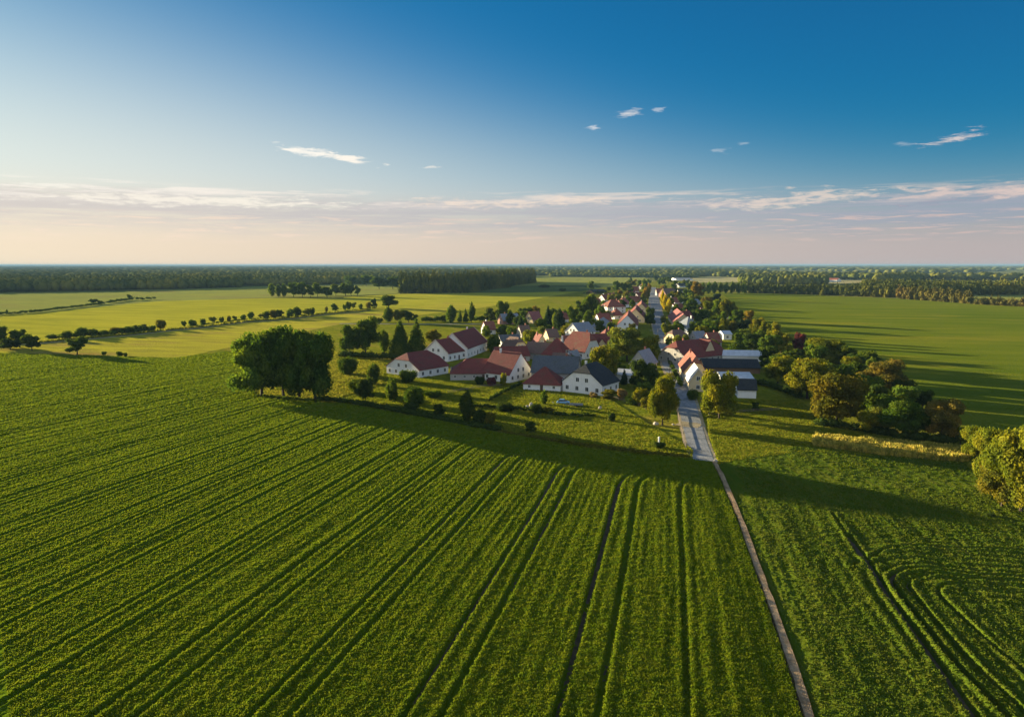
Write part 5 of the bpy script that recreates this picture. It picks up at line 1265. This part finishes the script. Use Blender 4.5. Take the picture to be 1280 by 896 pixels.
H('shed', 'small white walled shed with dark roof, foremost right of the street', (922, 497), (945, 497.8), 7, 3.3, 5.6, 'x', 'gable', DARK, WHITE, 'shed', chim=0, windows=False)
H('house', 'white boxy house with flat pale roof among trees', (904, 424.5), (914.5, 424.5), 10, 3.6, 4.6, 'x', 'gable', METAL, WHITE, chim=0)
H('hut', 'pale hut with rounded look at the orchard belt', (898, 406), (906, 406), 6, 1.8, 3.6, 'x', 'half', METAL, WHITE, 'hut', chim=0, windows=False)
H('cottage', 'little white gable wall in the orchard belt', (907, 401), (912, 401), 6, 2.8, 5.0, 'y', 'gable', SLATE, WHITE, 'cottage', chim=0, windows=False)
H('cottage', 'small brown roofed cottage behind the broad hipped red roof', (686, 427), (699, 426.5), 9, 3.0, 6.6, 'x', 'gable', BROWN, CREAM, 'cottage', chim=1)
H('house', 'red roofed house right of the pointed blue-grey roof', (750, 407.5), (765, 407), 11, 3.6, 8.4, 'x', 'gable', RED2, WHITE, chim=1)
H('house', 'red roofed house between the tan gabled one and the great round tree', (755, 431), (770, 430.5), 11, 3.6, 8.0, 'x', 'hip', RED, CREAM, chim=0)
H('shed', 'low red roofed shed behind the steep red roof', (706, 433), (722, 432.5), 8, 2.6, 5.4, 'x', 'gable', RED2, GREYW, 'shed', chim=0)
H('cottage', 'white cottage with red roof left of the great dark grove', (700, 403), (711, 402.5), 9, 3.0, 6.8, 'x', 'gable', RED2, WHITE, 'cottage', chim=1)
H('house', 'far pink walled house above the long white one', (765, 375.5), (775, 375), 13, 4.0, 8.6, 'x', 'gable', RED2, PINKW, chim=0)
H('house', 'far red roofed house between two darker ones left of the street', (799, 374.5), (808, 374), 14, 3.8, 8.8, 'x', 'gable', RED, WHITE, chim=1)
H('house', 'farthest white house left of the street end', (806, 361.5), (813, 361.2), 16, 4.2, 9.0, 'x', 'gable', RED2, WHITE, chim=0)
H('house', 'dark red roofed house behind the salmon roof', (857, 403), (867, 402.5), 11, 3.6, 8.0, 'x', 'gable', RED, GREYW, chim=1)
H('house', 'tan roofed house behind the pale leafy street tree', (845, 431), (861, 430), 11, 3.4, 7.4, 'x', 'half', BROWN, CREAM, chim=0)
H('cottage', 'grey roofed cottage behind the largest red farmhouse', (871, 431), (884, 430.5), 9, 3.2, 6.8, 'x', 'gable', GREYS, GREYW, 'cottage', chim=0)
H('house', 'red roofed house behind the yellow poplars', (846, 392), (857, 391.5), 12, 3.6, 8.2, 'x', 'gable', RED2, WHITE, chim=0)
H('house', 'grey roofed house in the gardens far right of the street', (866, 384), (877, 383.5), 12, 3.4, 7.6, 'x', 'gable', GREYS, CREAM, chim=1)
H('house', 'far white house with dark roof beyond the faded pink one', (849, 359.5), (858, 359.2), 14, 3.6, 7.4, 'x', 'gable', DARK, WHITE, chim=0)
H('garage', 'small white garage between the slate blue roof and the tan one', (861, 420), (868, 419.5), 6, 2.6, 3.6, 'x', 'gable', METAL, WHITE, 'garage', chim=0, windows=False)
H('house', 'white gabled house tucked under the steep red roof', (705, 458), (716, 459), 8, 3.4, 6.4, 'y', 'gable', GREYS, WHITE, chim=0)
H('house', 'red roofed house half hidden behind the big farmhouse', (608, 418), (620, 417.5), 10, 3.4, 7.6, 'x', 'gable', RED2, WHITE)
H('cottage', 'brown roofed cottage behind the low white cottage', (652, 422), (664, 421.5), 9, 3.0, 6.8, 'x', 'gable', BROWN, GREYW, 'cottage', chim=1)
H('house', 'small red roofed house between cottage and broad hipped roof', (671, 437), (684, 436.5), 9, 3.2, 7.4, 'y', 'gable', RED, CREAM)
H('cottage', 'little grey roofed cottage right of the small bright red roof', (689, 398), (698, 397.7), 9, 3.0, 6.6, 'x', 'gable', GREYS, WHITE, 'cottage', chim=0)
H('house', 'red roofed house left of the long white one, behind the grove', (742, 384), (753, 383.7), 12, 3.6, 8.2, 'x', 'gable', RED2, CREAM)
H('house', 'red roofed house wedged between the long white one and the street houses', (768, 399), (780, 398.6), 11, 3.6, 8.0, 'x', 'hip', RED2, WHITE)
H('house', 'dull red roofed house in the gardens above the long white roof', (888, 434), (902, 433.5), 9, 3.2, 7.2, 'x', 'gable', RED2, GREYW)
H('cottage', 'cottage with red roof among orchard trees right of the salmon roof', (879, 395), (889, 394.7), 9, 3.0, 6.8, 'x', 'gable', RED2, WHITE, 'cottage', chim=0)
H('cottage', 'grey roofed cottage below the pale hut', (890, 413), (900, 412.6), 9, 3.0, 6.4, 'x', 'gable', SLATE, CREAM, 'cottage', chim=0)
H('house', 'far red roofed house left of the bright red roofed one', (756, 378), (766, 377.6), 13, 3.8, 8.6, 'x', 'gable', RED, WHITE)
H('house', 'far red roofed house in the gardens behind the yellow poplars', (840, 382), (849, 381.8), 12, 3.6, 8.4, 'x', 'gable', RED2, WHITE)
H('greenhouse', 'pale bluish long roof far off beyond the village on the right', (1000, 352.5), (1035, 352.5), 90, 5, 7, 'x', 'gable', GREYS, WHITE, 'warehouse', chim=0, windows=False)
H('greenhouse', 'pale bluish roof far off behind the end of the village', (845, 350.5), (866, 350.5), 80, 4, 6, 'x', 'gable', GREYS, WHITE, 'warehouse', chim=0, windows=False)
H('farmhouse', 'far white farm building beside the straw coloured field between the woods', (1032, 352), (1046, 352.3), 20, 5, 9, 'x', 'gable', RED2, WHITE, chim=0, windows=False)
H('farmhouse', 'far red and white farm beyond the end of the village on the right', (988, 350), (997, 350), 20, 5, 9, 'x', 'gable', RED2, CREAM, chim=0, windows=False)

fill([(625, 402), (700, 398), (760, 372), (812, 372), (808, 395), (790, 415), (775, 440), (735, 440), (620, 424)], 44, (7, 12), (6, 9.5), 'DDGKLDYB', 'garden tree crowded in between the houses left of the street', 'garden trees left of the village street')
fill([(832, 372), (880, 376), (905, 405), (950, 432), (962, 448), (905, 445), (850, 425), (838, 400)], 42, (7, 12), (6.5, 9.5), 'DDGKLYBG', 'garden tree crowded in behind the houses right of the street', 'garden trees right of the village street')
fill([(735, 372), (790, 352), (815, 352), (816, 366), (790, 378)], 22, (8, 13), (8, 12), 'DDGKBO', 'garden tree crowded round the far houses left of the street', 'garden trees at the far left end of the village')
fill([(822, 352), (870, 356), (882, 372), (838, 376), (824, 364)], 22, (8, 13), (8, 12), 'DDGKBO', 'garden tree crowded round the far houses right of the street', 'garden trees at the far right end of the village')
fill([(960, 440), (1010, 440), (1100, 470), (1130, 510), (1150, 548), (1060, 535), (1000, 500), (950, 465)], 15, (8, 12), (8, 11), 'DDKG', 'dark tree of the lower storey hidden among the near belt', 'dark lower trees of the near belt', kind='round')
fill([(745, 480), (770, 480), (830, 500), (815, 515), (780, 505), (752, 500)], 7, (3, 6), (4, 6), 'DGBT', 'small garden tree right of the black roofed white house', 'small trees beside the black roofed house')

# ------------------------------------------------------------------ small things
CONC = mat_simple('whitewashed_concrete', (0.72, 0.72, 0.70), 0.8, 0.12, 2, 0.02); STONE = mat_simple('pale_stone', (0.42, 0.38, 0.32), 0.9, 0.2, 1.5, 0.05)
CARP = mat_simple('pale_blue_paint', (0.20, 0.42, 0.64), 0.25, 0.05, 0.5, 0, 0.6); TYRE = mat_simple('tyre', (0.02, 0.02, 0.02), 0.8, 0.2); GREYM = mat_simple('grey_metal', (0.22, 0.24, 0.26), 0.5, 0.2, 1, 0, .5, .4); RIM = mat_simple('rim', (0.5, 0.5, 0.5), 0.4, 0.1); WOODP = mat_simple('weathered_wood', (0.20, 0.16, 0.12), 0.9, 0.3, 3, .02); LAMPM = mat_simple('lamp_glass', (0.6, 0.6, 0.55), .3, .1)

p = G(823.5, 559.5)
r = empty('marker_post', p); tag(r, 'white marker post standing in the meadow left of the street end', 'post')
bm = bmesh.new(); bmesh.ops.create_cone(bm, cap_ends=True, segments=12, radius1=0.27, radius2=0.22, depth=2.6, matrix=Matrix.Translation((0, 0, 1.3))); link('shaft', bm_mesh('shaft', bm, CONC), r)
bm = bmesh.new(); bmesh.ops.create_cone(bm, cap_ends=True, segments=12, radius1=0.31, radius2=0.05, depth=0.28, matrix=Matrix.Translation((0, 0, 2.74))); link('cap', bm_mesh('cap', bm, CONC), r)
bm = bmesh.new(); box_bm(bm, -.45, .45, -.45, .45, -.1, .22); link('base', bm_mesh('base', bm, STONE), r)

def stone(name, px, py, w, h, label, group=None, seed=0):
    w *= .7; h *= .7
    V, F = ICO2; V = np.array([Vector(v) * (1 + .35 * mnoise.noise(Vector(v * 1.6 + seed))) for v in V]); V = V * np.array([w / 2, w / 2, h / 2]); V[:, 2] += h * .42
    o = link(name, mesh_np(name, V, F), loc=G(px, py), mat=STONE); return tag(o, label, 'stone', group)
stone('boulder', 894.6, 577.8, 1.5, 1.2, 'pale boulder where the street ends and the narrow track begins', seed=3)
stone('boulder', 659, 510, 1.5, 1.5, 'left one of two white stones before the dark garden hedge', seed=5); stone('boulder', 664, 509, 2.0, 2.6, 'taller right one of two white stones before the dark garden hedge', seed=6)
stone('boulder', 762.5, 526, 1.6, 1.2, 'grey stone beside the lone dark bush on the lawn', seed=8); stone('boulder', 820, 531, 2.4, 1.3, 'tan stone at the foot of the left golden-green tree', seed=9)
stone('boulder', 841.5, 531.5, 1.1, 0.8, 'small white stone at the street edge under the golden-green tree', seed=10)
stone('boulder', 750, 511.5, 1.5, 1.6, 'white stone on the lawn below the black roofed house', seed=12); stone('boulder', 691, 504, 1.0, .7, 'small white stone left of the pale blue car', seed=14)

# pale blue car and grey trailer
def loft(bm, secs):
    rings = [[bm.verts.new(q) for q in sc] for sc in secs]; n = len(rings[0])
    for u, v in zip(rings[:-1], rings[1:]):
        for j in range(n): bm.faces.new([u[j], u[(j + 1) % n], v[(j + 1) % n], v[j]])
    bm.faces.new(rings[0]); bm.faces.new(rings[-1][::-1])
def car_secs(prof, hw):      # prof: (x, z low, z high, half width factor)
    out = []
    for x, z0, z1, f in prof:
        w = hw * f; out.append([(x, -w * .94, z0), (x, -w, z0 + (z1 - z0) * .45), (x, -w * .88, z1 - .04), (x, -w * .7, z1), (x, w * .7, z1), (x, w * .88, z1 - .04), (x, w, z0 + (z1 - z0) * .45), (x, w * .94, z0)])
    return out
pc = G(704, 504.5); cr = empty('parked_car', pc, R(-8)); tag(cr, 'pale blue car parked on the lawn in front of the low hipped house', 'car')
bm = bmesh.new(); loft(bm, car_secs([(-2.15, .42, .62, .82), (-2.05, .3, .86, .93), (-1.3, .26, .95, 1), (0, .26, .97, 1), (1.2, .26, .96, 1), (1.95, .3, .88, .95), (2.15, .42, .66, .85)], .88)); bo = link('body', bm_mesh('body', bm, CARP), cr)
bm = bmesh.new(); loft(bm, [[(x, -w, z0), (x, -w * .82, z1), (x, w * .82, z1), (x, w, z0)] for x, z0, z1, w in ((-1.75, .9, .98, .78), (-1.2, .9, 1.42, .80), (.35, .9, 1.44, .80), (1.15, .9, .98, .78))]); link('window_band', bm_mesh('window_band', bm, GLASS), cr)
bm = bmesh.new(); box_bm(bm, -1.25, .4, -.66, .66, 1.40, 1.49); link('car_roof', bm_mesh('car_roof', bm, CARP), cr)
def wheel_mesh(rr, ww, m, nm):
    bm = bmesh.new(); bmesh.ops.create_cone(bm, cap_ends=True, segments=20, radius1=rr, radius2=rr, depth=ww, matrix=Matrix.Rotation(math.pi / 2, 4, 'X')); return bm_mesh(nm, bm, m)
WHL, RM = wheel_mesh(.33, .22, TYRE, 'wheel'), wheel_mesh(.2, .24, RIM, 'rim')
for x in (-1.35, 1.35):
    for y in (-.8, .8): wv = link('wheel', WHL, cr, (x, y, .33)); link('rim', RM, wv)
pc = G(720, 508); tr = empty('trailer', pc, R(-6)); tag(tr, 'low grey flat trailer standing right of the pale blue car', 'trailer')
bm = bmesh.new(); box_bm(bm, -2.2, 2.2, -.95, .95, .55, .7); box_bm(bm, -2.2, 2.2, -.98, -.93, .7, .95); box_bm(bm, -2.2, 2.2, .93, .98, .7, .95); link('bed', bm_mesh('bed', bm, GREYM), tr)
bm = bmesh.new(); box_bm(bm, -3.4, -2.2, -.06, .06, .5, .6); link('drawbar', bm_mesh('drawbar', bm, GREYM), tr)
for y in (-1.05, 1.05): link('wheel', WHL, tr, (.2, y, .33))

# wooden poles with lamps along the street
LPX = [(864, 551, 'nearest wooden street lamp, between the golden-green tree and the near street end'), (837, 470, 'second wooden street lamp along the left edge of the street'), (822, 424, 'third wooden street lamp along the left edge of the street'), (814, 401, 'fourth wooden street lamp along the left edge of the street'), (813, 386, 'farthest wooden street lamp along the left edge of the street')]
LPX = LPX[1:]
bm = bmesh.new(); bmesh.ops.create_cone(bm, cap_ends=True, segments=8, radius1=.13, radius2=.08, depth=6.6, matrix=Matrix.Translation((0, 0, 3.3))); PM = bm_mesh('pole', bm, WOODP)
bm = bmesh.new(); box_bm(bm, 0, 1.3, -.04, .04, 6.3, 6.38); AM = bm_mesh('arm', bm, GREYM); bm = bmesh.new(); box_bm(bm, 1.0, 1.6, -.14, .14, 6.2, 6.32); LM = bm_mesh('lamp_head', bm, LAMPM)
for x, y, lb in LPX:
    r = empty('street_lamp', G(x, y)); tag(r, lb, 'street lamp', 'lamps along the left edge of the village street'); link('pole', PM, r); link('arm', AM, r); link('lamp_head', LM, r)

# garden fence: posts and rails
def fence(line, label, h=1.1):
    P = [G(x, y) for x, y in line]; r = empty('fence', P[0]); tag(r, label, 'fence'); o = P[0]; bmr = bmesh.new()
    pm = bmesh.new(); box_bm(pm, -.06, .06, -.06, .06, -.1, h); pm = bm_mesh('post', pm, WOODP); k = 0
    for a, b in zip(P[:-1], P[1:]):
        L = (b - a).length; n = max(1, int(L / 2.6)); t = (b - a).normalized(); nn = Vector((-t.y, t.x, 0)) * .03
        for i in range(n):
            q = a.lerp(b, i / n) - o
            if k < 95: link('post', pm, r, q); k += 1
        for z in (.45, .9):
            q0, q1 = a - o, b - o; vs = [bmr.verts.new(v) for v in (q0 - nn + Vector((0, 0, z)), q1 - nn + Vector((0, 0, z)), q1 - nn + Vector((0, 0, z + .12)), q0 - nn + Vector((0, 0, z + .12)), q0 + nn + Vector((0, 0, z)), q1 + nn + Vector((0, 0, z)), q1 + nn + Vector((0, 0, z + .12)), q0 + nn + Vector((0, 0, z + .12)))]
            for f in ((0, 1, 2, 3), (5, 4, 7, 6), (3, 2, 6, 7), (1, 0, 4, 5)): bmr.faces.new([vs[i] for i in f])
    link('rail', bm_mesh('rail', bmr, WOODP), r)
fence([(757, 497), (790, 505), (815, 512)], 'wooden garden fence right of the black roofed white house')
fence([(560, 492), (606, 484), (628, 483)], 'wooden fence on the lawn in front of the long low barn')
fence([(886, 520), (930, 516), (975, 513)], 'wooden fence on the plot right of the near end of the street')
fence([(857, 560), (850, 530), (846, 512)], 'short wooden fence along the left edge of the near street')

# ------------------------------------------------------------------ haze
bm = bmesh.new(); box_bm(bm, -62000, 62000, -3500, 71000, -1.5, 56.0); bmesh.ops.recalc_face_normals(bm, faces=bm.faces)
me = bpy.data.meshes.new('haze'); bm.to_mesh(me); bm.free()
hm_ = bpy.data.materials.new('haze'); hm_.use_nodes = True; N = NT(hm_.node_tree); N.n.clear(); out = N.node('ShaderNodeOutputMaterial')
pv = N.node('ShaderNodeVolumePrincipled'); pv.inputs['Color'].default_value = (0.19, 0.34, 0.52, 1); pv.inputs['Density'].default_value = 0.000055
pv.inputs['Anisotropy'].default_value = 0.0
N.l.new(pv.outputs[0], out.inputs['Volume']); me.materials.append(hm_)
tag(link('haze', me), 'thin bluish evening haze over the plain', kind='stuff')
